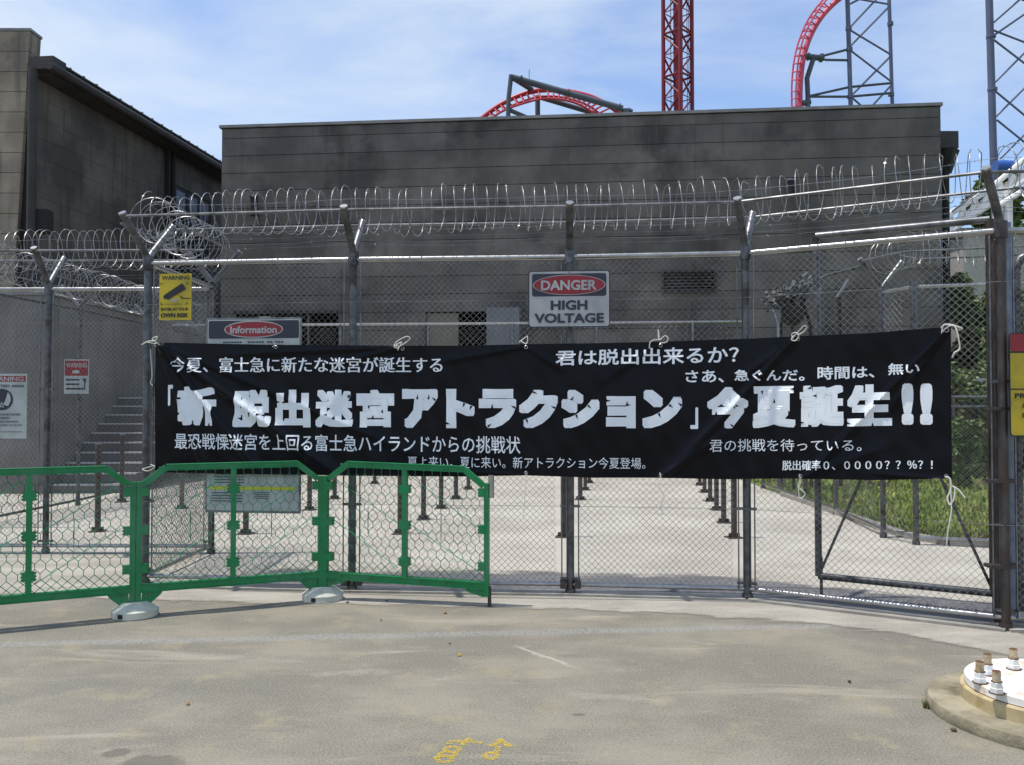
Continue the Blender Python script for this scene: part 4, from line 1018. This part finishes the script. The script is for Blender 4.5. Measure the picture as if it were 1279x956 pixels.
    for (u0, z0, u1, z1) in ((.10, .30, .62, .62), (.10, .62, .62, .98), (.70, .28, 1.22, .62), (.72, .62, 1.20, .92)):
        if not flip: q0, q1 = (u0, z0), (u1, z1)
        else: q0, q1 = (ln - u0, z0), (ln - u1, z1)
        dg.tube([p(q0[0], q0[1], .004), p(q1[0], q1[1], .004)], .0028, 5)
    dg.build('stay_strand', 'greenlight', t)
    vt = MB()
    for (u, z0, z1) in ((.36, .52, .72), (.93, .50, .70)): vt.tube([p(u, z0, .002), p(u, z1, .002)], .003, 5)
    vt.build('stay_strand', 'greendark', t)
    return t
barrier(G[0], G[1], 'green mesh barrier panel at the left edge of the view', False, True)
barrier(G[1], G[2], 'middle green mesh barrier panel in front of the Information board', False, False)
t3 = barrier(G[2], G[3], 'right green mesh barrier panel overlapping the bottom of the banner', True, False, -.028)
q = V3(G[3], 0); T([q, q + Vector((0, 0, .15))], .014, 10).build('pin', 'rust', t3, True); T([q + Vector((.012, 0, .80)), q + Vector((.012, 0, .965))], .022, 12).build('metal_cap', 'bright', t3, True)
for i in (1, 2):
    q = V3(G[i], 0)
    for s_ in ((-.012, 0), (.012, 0)): pass
    ft = thing('concrete_weight', ('pale concrete foot under the joint of the left and middle green barriers', 'pale concrete foot under the joint of the middle and right green barriers')[i - 1], 'weight', q, 'concrete feet of the green barriers')
    MB().lathe(q, [(.150, .0), (.156, .006), (.156, .050), (.090, .098), (.080, .102)], 16).build('block', 'foot', ft, True)
    T([q + Vector((0, 0, .10)), q + Vector((0, 0, .93))], .013, 10).build('pin', 'galv', ft, True)
    B(q + Vector((-.02, -.146, .028)), (.07, .012, .03)).build('slot', 'backing', ft)

# ================================================================== FOREGROUND FLANGE
c = Vector((2.58, 4.20, 0))
pl = thing('column_base', 'round white steel base plate with rusty bolts on a concrete plinth, lower right', 'column base', c)
MB().lathe(c, [(.545, 0), (.55, .03), (.54, .055), (.53, .06)], 64).build('plinth', 'plinth', pl, True)
MB().lathe(c, [(.393, .058), (.395, .12), (.388, .128)], 64).build('grout_ring', 'cream', pl, True)
MB().lathe(c, [(.370, .126), (.375, .132), (.375, .165), (.370, .170)], 64).build('base_plate', 'whitebase', pl, True)
for a_ in (196, 214, 232, 160, 142, 178, 124, 106, 250, 268, 88, 70):
    if a_ in (196, 178, 142, 106, 232): pass
MB().lathe(c, [(.374, .118), (.377, .126), (.374, .133)], 64).build('rust_line', 'rustring', pl, True)
def boltat(px, py):
    q = gp(px, py, .17); b = MB()
    bo = MB().lathe((q.x, q.y, .17), [(.034, 0), (.034, .004)], 18).build('washer', 'rustring', pl, True)
    MB().lathe((q.x, q.y, .173), [(.030, 0), (.031, .003), (.031, .022), (.029, .024)], 6).build('nut', 'white', bo)
    MB().lathe((q.x, q.y, .197), [(.026, 0), (.027, .003), (.027, .022), (.024, .026)], 6).build('lock_nut', 'white', bo)
    MB().lathe((q.x, q.y, .2225), [(.0245, 0), (.0245, .002)], 14).build('rust_seat', 'rustring', bo, True)
    MB().lathe((q.x, q.y, .224), [(.0185, 0), (.0185, .046)], 14).build('bolt', 'bolt', bo, True)
    MB().lathe((q.x, q.y, .2695), [(.0188, 0), (.0165, .003)], 14).build('rust_tip', 'rustring', bo, True)
for px, py in ((1224, 853), (1233.5, 843), (1245, 866), (1266, 836), (1300, 830), (1262, 890)): 
    if px != 1262: boltat(px, py)
# small litter
for i, (px, py, r, m, lb) in enumerate(((1191, 914, .013, 'stone', 'small brown stone just left of the concrete plinth'), (434, 754, .012, 'stone', 'brown pebble beside the right concrete foot'), (556, 767, .012, 'leaflit', 'tan dry leaf below the right green barrier'),
        (483, 752, .010, 'stone', 'dark pebble between the right concrete foot and the barrier pin'), (476, 776, .007, 'stone', 'tiny dark pebble in front of the right green barrier'), (562, 805, .007, 'stone', 'tiny dark pebble on the asphalt left of the pale scrape'),
        (235, 881, .009, 'leaflit', 'orange leaf scrap on the asphalt at lower left'), (1061, 853, .009, 'signblack', 'tiny dark pebble left of the column base'), (866, 747, .012, 'white', 'white stone at the foot of the front fence'), (830, 748, .011, 'foot', 'grey pebble at the foot of the front fence'), (574, 820, .013, 'asph_yellow', 'small yellow paint fleck on the asphalt'))):
    q = gp(px, py); mb = MB(); rnd = random.Random(i)
    pr = [(r * .55, 0), (r, r * .3), (r * .9, r * .7), (r * .35, r * 1.05)]; mb.lathe((q.x, q.y, .004), pr, 9)
    mb.v = [v + Vector((rnd.uniform(-.3, .3) * r, rnd.uniform(-.3, .3) * r, 0)) for v in mb.v]; o = mb.build('pebble' if m != 'leaflit' else 'leaf', m); props(o, lb, 'pebble' if m != 'leaflit' else 'leaf')
q = gp(1160, 884); mb = MB()
for i in range(60):
    a = random.uniform(0, 6.28); s_ = Vector((math.cos(a), math.sin(a), 0)) * .004; p = q + Vector((random.uniform(-.03, .03), random.uniform(-.02, .02), 0)); n = len(mb.v)
    mb.v += [p - s_, p + s_, p + Vector((random.uniform(-.02, .02), random.uniform(-.02, .02), random.uniform(.02, .045)))]; mb.f.append((n, n + 1, n + 2))
props(mb.build('weed', 'bush'), 'small green weed growing against the concrete plinth', 'plant')
# yellow sprayed marks
m_ = MT['asph_yellow']; nt = m_.node_tree; b_ = nt.nodes['Principled BSDF']; tr_ = nt.nodes.new('ShaderNodeBsdfTransparent'); ms_ = nt.nodes.new('ShaderNodeMixShader')
nn_ = nt.nodes.new('ShaderNodeTexNoise'); nn_.inputs['Scale'].default_value = 120; nn_.inputs['Detail'].default_value = 4; mr_ = nt.nodes.new('ShaderNodeMapRange'); mr_.inputs[1].default_value = .38; mr_.inputs[2].default_value = .68
ge_ = nt.nodes.new('ShaderNodeNewGeometry'); nt.links.new(ge_.outputs['Position'], nn_.inputs['Vector']); nt.links.new(nn_.outputs['Fac'], mr_.inputs[0]); nt.links.new(mr_.outputs[0], ms_.inputs[0])
nt.links.new(tr_.outputs[0], ms_.inputs[1]); nt.links.new(b_.outputs[0], ms_.inputs[2]); nt.links.new(ms_.outputs[0], nt.nodes['Material Output'].inputs[0])
b_.inputs['Specular IOR Level'].default_value = .1
def ring(cx_, cy_, rx, ry, zz=.0015):
    pts = []
    for k in range(25): a = 2 * math.pi * k / 24; pts.append(gp(cx_ + rx * math.cos(a), cy_ + ry * math.sin(a), zz))
    return pts
def ribbon(mb, pts, w_):
    L0 = []; R0 = []
    for i, p in enumerate(pts):
        t_ = (pts[min(i + 1, len(pts) - 1)] - pts[max(i - 1, 0)]); t_.z = 0; t_.normalize(); n_ = Vector((-t_.y, t_.x, 0)); ww = w_ * random.uniform(.8, 1.2); L0.append(p + n_ * ww); R0.append(p - n_ * ww)
    b0 = len(mb.v); mb.v += L0 + R0; k = len(pts)
    for i in range(k - 1): mb.f.append((b0 + i, b0 + i + 1, b0 + k + i + 1, b0 + k + i))
mk1 = MB(); 
for (a, b, c_, d) in ((565, 936, 9, 3.4), (559, 942, 10, 3.2), (555, 948, 10, 4)): ribbon(mk1, ring(a, b, c_, d, .0012 + .0004 * (b - 936) / 6), .012)
ribbon(mk1, [gp(*p, .0020) for p in ((560, 926), (575, 926), (590, 927), (602, 928))], .013); ribbon(mk1, [gp(*p, .0024) for p in ((577, 931), (581, 926), (585, 922), (590, 925))], .012); ribbon(mk1, [gp(*p, .0028) for p in ((557, 929), (566, 929))], .007)
props(mk1.build('paint_mark', 'asph_yellow'), 'left yellow sprayed mark with three rings on the asphalt', 'paint mark', 'yellow sprayed marks')
mk2 = MB(); ribbon(mk2, ring(613, 944, 8, 3.6), .013); ribbon(mk2, [gp(*p, .0020) for p in ((610, 932), (618, 930), (626, 926), (632, 929), (638, 933))], .015); ribbon(mk2, [gp(*p, .0024) for p in ((620, 926), (624, 924), (628, 927))], .019); ribbon(mk2, [gp(*p, .0028) for p in ((622, 932), (621, 940))], .013)
props(mk2.build('paint_mark', 'asph_yellow'), 'right yellow sprayed mark with one ring on the asphalt', 'paint mark', 'yellow sprayed marks')

# ================================================================== COASTER AND TOWERS
def pathpx(pts, Y): return [at(x, y, Y) for x, y in pts]
def catmull(P_, n=6):
    S = []
    for i in range(len(P_) - 1):
        p0, p1, p2, p3 = P_[max(i - 1, 0)], P_[i], P_[i + 1], P_[min(i + 2, len(P_) - 1)]
        for k in range(n): t_ = k / n; S.append(.5 * ((2 * p1) + (p2 - p0) * t_ + (2 * p0 - 5 * p1 + 4 * p2 - p3) * t_ ** 2 + (3 * p1 - p0 - 3 * p2 + p3) * t_ ** 3))
    return S + [P_[-1]]
# red lattice tower
Yt = 62; cxx = at(846.5, 100, Yt).x; hw = 1.0
tw = thing('lattice_tower', 'tall red lattice tower rising behind the dark building', 'tower', (cxx, Yt, 0))
a0 = math.radians(12); cor = [Vector((cxx + 1.02 * math.cos(a0 + math.pi / 4 + k * math.pi / 2 + .55) , Yt + 1.02 * math.sin(a0 + math.pi / 4 + k * math.pi / 2 + .55))) for k in range(4)]
for c_ in cor: T([V3(c_, 0), V3(c_, 40)], .15, 10).build('leg', 'redtower', tw, True)
bz = 3.1; ins = MB()
for k in range(13):
    z0 = k * bz
    for i in range(4):
        a, b = cor[i], cor[(i + 1) % 4]
        T([V3(a, z0), V3(b, z0)], .085, 6).build('crossbar', 'redtower', tw)
        m_ = (a + b) / 2; br = MB(); br.tube([V3(a, z0 + .1), V3(b, z0 + bz * .5)], .07, 6); br.tube([V3(b, z0 + bz * .5), V3(a, z0 + bz - .1)], .07, 6); br.tube([V3(a, z0 + bz * .5), V3(b, z0 + bz * .5)], .04, 6)
        br.build('brace', 'redtower', tw)
ce = Vector((cxx + .1, Yt)); T([V3(ce, 0), V3(ce, 40)], .27, 8).build('lift_shaft', 'redtower', tw, True)
for dx_ in (-.55, .62, .75): T([V3(ce + Vector((dx_, .2)), 0), V3(ce + Vector((dx_, .2)), 40)], .025, 5).build('cable', 'steelgrey', tw)
# left track hump
def track(label, spine, rail1, rail2, Y, r, rr, m, ties, dY=.6):
    t_ = thing('coaster_track', label, 'roller coaster track', (spine[0].x, Y, 0), 'roller coaster track pieces')
    T(spine, r, 10).build('spine', m, t_, True); T(rail1, rr, 8).build('rail', m, t_, True); T(rail2, rr, 8).build('rail', m, t_, True)
    n = len(spine)
    for k in range(ties + 1):
        i = min(n - 1, int(k * (n - 1) / ties)); s_, a, b = spine[i], rail1[min(i, len(rail1) - 1)], rail2[min(i, len(rail2) - 1)]
        mb = MB(); mb.tube([s_, a], rr * .8, 5); mb.tube([s_, b], rr * .8, 5); mb.tube([a, b], rr * .8, 5); mb.build('tie', m, t_)
    return t_
Yh = 56
sp_ = catmull(pathpx([(575, 172), (603, 147), (625, 131), (650, 119), (672, 113.5), (695, 113), (718, 116), (740, 122), (760, 132), (780, 146)], Yh))
r1 = catmull(pathpx([(588, 170), (612, 150), (632, 136), (655, 126), (675, 121), (695, 121), (712, 124), (730, 130), (745, 139), (762, 155)], Yh + .3))
r2 = catmull(pathpx([(584, 172), (608, 152), (630, 138), (655, 129), (676, 124), (695, 124), (712, 127), (728, 133), (741, 142), (757, 157)], Yh - .9))
track('red arched roller coaster track over the middle of the dark building', sp_, r1, r2, Yh, .16, .07, 'red', 26)
sup = thing('track_support', 'dark grey A-frame pipe support over the arched red track', 'support', (at(636, 140, Yh - 1.5).x, Yh - 1.5, 0))
def sp2(pts, Y, r, name, m='steelgrey', par=sup, n=12): return T([at(x, y, yy if not isinstance(Y, (int, float)) else Y) for (x, y), yy in zip(pts, Y if not isinstance(Y, (int, float)) else [Y] * len(pts))], r, n).build(name, m, par, True)
q0 = at(634, 150, Yh - 1.5); T([Vector((q0.x - .2, q0.y, 0)), at(635, 125, Yh - 1.5), at(638.5, 94, Yh - 1.5)], .15, 12).build('column', 'steelgrey', sup, True)
sp2([(640, 97), (778, 136)], Yh - 1.5, .20, 'beam'); sp2([(643, 99), (664, 112)], (Yh - 1.5, Yh), .17, 'beam'); sp2([(676, 122), (750, 144)], Yh + 1.2, .17, 'beam'); sp2([(637, 138), (665, 150)], (Yh - 1.5, Yh + 1), .14, 'beam')
q0 = at(672, 150, Yh + 1); T([Vector((q0.x, q0.y, 0)), at(671.5, 120, Yh + 1)], .17, 12).build('column', 'steelgrey', sup, True)
for (x, y) in ((650, 99.5), (709, 116.5), (773, 134.5)): sp2([(x - .8, y - .3), (x + 1.2, y + .4)], Yh - 1.5, .27, 'flange')
q0 = at(782, 150, Yh - 1.4); T([Vector((q0.x, q0.y, 0)), at(781, 137, Yh - 1.4)], .26, 12).build('column', 'steelgrey', sup, True); sp2([(784, 137), (790, 140)], Yh - 1.2, .14, 'stub')
sp2([(661, 87), (661, 101)], Yh - 1.5, .02, 'antenna')
# right curve
Yr = 60
sp_ = catmull(pathpx([(999, 165), (999, 133), (999.5, 105), (1003, 75), (1011, 48), (1024, 24), (1042, 4), (1064, -12), (1090, -24)], Yr))
r1 = catmull(pathpx([(989, 165), (989, 133), (989, 105), (992, 75), (999, 48), (1011, 22), (1028, 0), (1050, -20), (1080, -36)], Yr + .4))
r2 = catmull(pathpx([(994, 165), (994, 133), (994.5, 105), (997.5, 74), (1005, 44), (1018, 19), (1035, -3), (1056, -20), (1084, -32)], Yr - .8))
track('red roller coaster curve climbing out of view at the upper right', sp_, r1, r2, Yr, .19, .065, 'pink', 22)
s2 = thing('track_support', 'grey pipe bracket and lattice pylon holding the red curve at the upper right', 'support', (at(1008, 130, Yr).x, Yr, 0))
def s_(pts, Y, r, name='strut', m='steelgrey', n=10, par=s2): return sp2(pts, Y, r, name, m, par, n)
s_([(1003, 70.5), (1029, 73)], Yr, .20, 'arm'); s_([(1009, 71), (1010.5, 71.2)], Yr, .28, 'flange'); s_([(1024, 72.3), (1027.5, 72.8)], Yr, .30, 'flange')
q0 = at(1009, 150, Yr); T([Vector((q0.x, Yr, 0)), at(1009, 120, Yr), at(1008, 98, Yr), at(1016, 73, Yr)], .17, 12).build('column', 'steelgrey', s2, True); s_([(1002, 129.5), (1012, 127)], Yr, .2, 'stub')
for a, b in (((1028, 70), (1059, 62)), ((1030, 75), (1059, 75.5)), ((1012, 120), (1061, 109)), ((1012, 121), (1061, 121)), ((1061, 109), (1113, 104)), ((1061, 121), (1113, 116.5))):
    s_([a, b], Yr, .085, 'strut')
def leg(x0, y0, x1, Y, r, m, par, zt=36):
    a = at(x0, 0, Y); b = at(x1, y0, Y); d = (a - b); p0 = b - d * (b.z / d.z); p1 = b + d * ((zt - b.z) / d.z); T([p0, p1], r, 12).build('leg', m, par, True); return p0, p1
leg(1058.5, 131, 1062.5, Yr, .155, 'steelblue', s2); leg(1110.5, 131, 1114.5, Yr + 1.5, .13, 'steelblue', s2)
for a, b in (((1060, 36), (1095, -1)), ((1062, 58), (1111, 8)), ((1062, 38), (1112, 68)), ((1062, 63), (1113, 102)), ((1112, 71), (1063, 120)), ((1060, -3), (1110, 5.5)), ((1060, 6), (1078, -3)), ((1113, 107), (1086, 136)), ((1064, 122), (1080, 136))):
    s_([a, b], Yr + .7, .07, 'brace', 'steelblue', 8)
for x, y, Y in ((1060, 36, Yr), (1062, 121, Yr), (1112, 30, Yr + 1.5), (1113, 118, Yr + 1.5), (1061, 62, Yr)): q = at(x, y, Y); T([q - Vector((0, 0, .12)), q + Vector((0, 0, .12))], .21, 12).build('flange', 'steelblue', s2, True)
# far right pylon
Yp = 46; s3 = thing('lattice_pylon', 'blue grey lattice pylon at the right edge of the sky', 'pylon', (at(1240, 200, Yp).x, Yp, 0))
leg(1235.5, 200, 1241, Yp, .19, 'steelblue', s3, 30); leg(1300, 200, 1310, Yp + 1, .17, 'steelblue', s3, 30)
for a, b in (((1238, 31), (1278, -4)), ((1239, 46), (1303, 2)), ((1238, 37), (1303, 62)), ((1240, 49), (1304, 98)), ((1242, 104), (1304, 42)), ((1243, 114), (1306, 166)), ((1244, 146), (1306, 84)), ((1245, 150), (1307, 200)), ((1250, 198), (1306, 142)), ((1262, -6), (1303, 10))):
    s_([a, b], Yp + .4, .055, 'brace', 'steelblue', 8, s3)
for y in (46, 112): q = at(1236.5 + y * .027, y, Yp); T([q - Vector((0, 0, .07)), q + Vector((0, 0, .07))], .25, 12).build('flange', 'steelblue', s3, True)

# white steel staircase truss
Ys = 30; s4 = thing('steel_staircase', 'white steel truss staircase rising to the right behind the corner post', 'staircase', (at(1230, 300, Ys).x, Ys, 0))
for j, Y in enumerate((Ys, Ys + 1.6)):
    s_([(1186, 268), (1189, 266), (1234, 238), (1279, 200), (1330, 158)], Y, .10, 'chord', 'white', 8, s4)
    s_([(1186, 291), (1202, 277), (1234, 257), (1279, 225), (1330, 188)], Y, .12, 'chord', 'white', 8, s4)
    for k in range(9):
        x = 1182 + k * 15.5; yt = 271 - (x - 1180) * .66; s_([(x + 6, yt), (x - 3, yt + 23)], Y, .085, 'web', 'white', 8, s4)
        s_([(x + 6, yt), (x + 12, yt + 14)], Y, .04, 'web', 'white', 6, s4)
for k in range(18):
    x = 1188 + k * 8; y = 291 - (x - 1188) * .73; q = at(x, y, Ys); B((q.x, Ys + .8, q.z), (.32, 1.6, .04)).build('tread', 'beige', s4)
s_([(1244, 259), (1279, 238), (1330, 205)], Ys - .6, .10, 'handrail', 'white', 8, s4); s_([(1247, 200), (1245, 262)], Ys - .6, .001, 'stay', 'white', 4, s4)
s_([(1189, 264), (1230, 234)], Ys - .1, .03, 'handrail', 'steelgrey', 6, s4)
for x in (1186, 1330):
    for Y in (Ys, Ys + 1.6): q = at(x, 268 if x < 1200 else 160, Y); T([Vector((q.x, q.y, 0)), q], .12, 10).build('column', 'white', s4, True)
for x in (1246, 1258): q = at(x, 240, Ys - .3); T([Vector((q.x, q.y, 0)), q], .16, 10).build('column', 'white', s4, True)
bb = thing('beige_building', 'small beige flat building behind the hedge at the right', 'building', at(1203, 292, 28).xy.to_3d())
q = at(1203, 292, 28); B((q.x + 5, 31, q.z / 2), (10, 6, q.z)).build('wall', 'beige', bb); B((q.x + 5, 31, q.z + .08), (10.3, 6.3, .16)).build('roof', 'coping', bb)
for k in range(3): B((q.x + 2 + 2.6 * k, 27.97, 3.6), (1.2, .08, 1.3)).build('window', 'glass', bb)
q = at(1255, 208, 40); o = MB(); o.tube([q - Vector((.45, 0, 0)), q + Vector((.3, 0, 0))], .27, 14); o.tube([q + Vector((.3, 0, 0)), q + Vector((.38, 0, 0))], .2, 14)
props(o.build('blue_tank', 'bluecan', None, True), 'blue drum shaped tank above the white staircase', 'tank')

# vegetation
def bush(name, label, c, R, n, leaf, seed, trunk=True, cat='bush'):
    rnd = random.Random(seed); t_ = thing(name, label, cat, (c[0], c[1], 0), 'shrubs and trees on the right')
    cl = []
    for _ in range(60):
        v = Vector((rnd.gauss(0, 1), rnd.gauss(0, 1), rnd.gauss(0, 1))).normalized() * rnd.uniform(.45, 1); v = (Vector((math.cos(_ * 2.4) * rnd.uniform(.2, 1), math.sin(_ * 2.4) * rnd.uniform(.2, 1), rnd.uniform(-1, .85))) if cat != 'tree' else v); cl.append((Vector((v.x * R[0], v.y * R[1], v.z * R[2])), rnd.uniform(.22, .42) * min(R)))
    mb = MB(); c = Vector(c)
    for i in range(n):
        o_, rr_ = rnd.choice(cl); v = Vector((rnd.gauss(0, 1), rnd.gauss(0, 1), rnd.gauss(0, 1))).normalized() * rr_ * rnd.uniform(.6, 1.25); p = c + o_ + v
        if p.z < .03: p.z = rnd.uniform(.03, .3)
        a = Vector((rnd.gauss(0, 1), rnd.gauss(0, 1), rnd.gauss(0, .6))).normalized(); b = a.cross(Vector((rnd.gauss(0, 1), rnd.gauss(0, 1), rnd.gauss(0, 1)))).normalized(); l = leaf * rnd.uniform(.6, 1.4)
        mb.quad(p - a * l, p - b * l * .45, p + a * l, p + b * l * .45)
    mb.build('foliage', 'bush', t_)
    tb = MB(); base = Vector((c.x, c.y, 0)); tb.tube([base, base + (c - base) * .5, c], .05 * min(R) + .02, 7, r2=.02)
    for o_, rr_ in cl[:9]: tb.tube([base + (c - base) * rnd.uniform(.4, .9), c + o_ * .6, c + o_], .03 * min(R), 5, r2=.006)
    tb.build('trunk', 'trunk', t_)
def bpx(px, y0, y1, wpx, Y, **k):
    q = at(px, (y0 + y1) / 2, Y); hz = (y1 - y0) / 2 / F * Y; return (q.x, Y, max(q.z, .1)), (wpx / 2 / F * Y, wpx / 2 / F * Y * .8, hz)
for nm, lb, px, y0, y1, wp, Y, n, lf, sd_ in (
        ('bush', 'large dark green bush right of the dark building, seen through the gate mesh', 1212, 335, 572, 78, 22, 12000, .11, 1),
        ('bush', 'bushy green shrub behind the rusty corner post', 1264, 345, 580, 66, 20, 11000, .10, 2),
        ('hedge', 'low hedge along the top of the lawn', 1215, 445, 590, 110, 18, 11000, .06, 3),
        ('hedge', 'low clipped hedge at the right edge behind the yellow sign', 1300, 430, 585, 90, 19, 7000, .07, 4),
        ('tree', 'green treetop beside the blue tank above the white staircase', 1244, 193, 320, 60, 48, 7000, .24, 5),
        ('tree', 'dark tree behind the white staircase at the right edge', 1290, 262, 440, 100, 42, 8000, .24, 6),
        ('bush', 'small yellowish shrub at the back of the lawn', 1208, 520, 605, 45, 15, 2200, .05, 7)):
    c_, R_ = bpx(px, y0, y1, wp, Y); bush(nm, lb, c_, R_, n, lf, sd_, cat=nm)
# low rail at the back of the lawn
lr = thing('low_rail', 'low double rail crossing the lawn in front of the hedge', 'railing', (at(1180, 497, 16).x, 16, 0))
for y in (496, 508): T([at(1100, y, 16), at(1330, y, 16)], .025, 8).build('rail', 'galv', lr, True)
for x in (1110, 1190, 1245, 1300): q = at(x, 496, 16); T([Vector((q.x, 16, 0)), q], .03, 8).build('post', 'galv_dark', lr, True)

# netted gun prop behind fence
Yg = 15; gn = thing('netted_gun', 'grey netted gun prop with raised barrel on a tripod in front of the dark building', 'gun prop', (at(990, 400, Yg).x, Yg, 0))
body = MB(); ks = pathpx([(962, 377), (972, 371), (986, 366), (1000, 362), (1010, 358)], Yg); rad = [.05, .10, .12, .11, .06]
for i in range(4): body.tube([ks[i], ks[i + 1]], rad[i], 10, r2=rad[i + 1], caps=(i in (0, 3)))
for _ in range(420):
    p = random.choice(ks).lerp(random.choice(ks), random.random()) + Vector((random.uniform(-1, 1), random.uniform(-1, 1), random.uniform(-1, 1))).normalized() * random.uniform(.12, .22)
    a = Vector((random.gauss(0, 1), random.gauss(0, 1), random.gauss(0, 1))).normalized() * .035; b = a.orthogonal() * .9; body.quad(p - a, p - b, p + a, p + b)
body.build('net_cover', 'net', gn)
sp2([(1008, 359), (1030, 345), (1082, 331)], Yg, .022, 'barrel', 'galv_dark', gn, 8); sp2([(997, 350), (1009, 341)], Yg, .03, 'sight', 'net', gn, 8)
base_ = at(990, 410, Yg)
for (x0, y0, x1) in ((962, 378, 972), (992, 374, 975), (1000, 372, 1012), (1006, 372, 990)):
    p0 = at(x0, y0, Yg); p1 = at(x1, 405, Yg + random.uniform(-.3, .3)); p2 = Vector((p1.x, p1.y, 0)); T([p0, p1, p2], .03, 8).build('leg', 'galv' if x0 == 962 else 'backing', gn, True)
MB().lathe(at(990, 392, Yg), [(.1, -.2), (.2, -.1), (.2, .1), (.1, .15)], 10).build('pivot', 'backing', gn)
sp2([(1045, 372), (1052, 362), (1060, 349)], Yg + .5, .03, 'rear_arm', 'galv', gn, 8); q = at(1048, 372, Yg + .5); T([q, Vector((q.x, q.y, 0))], .04, 8).build('rear_post', 'backing', gn, True)
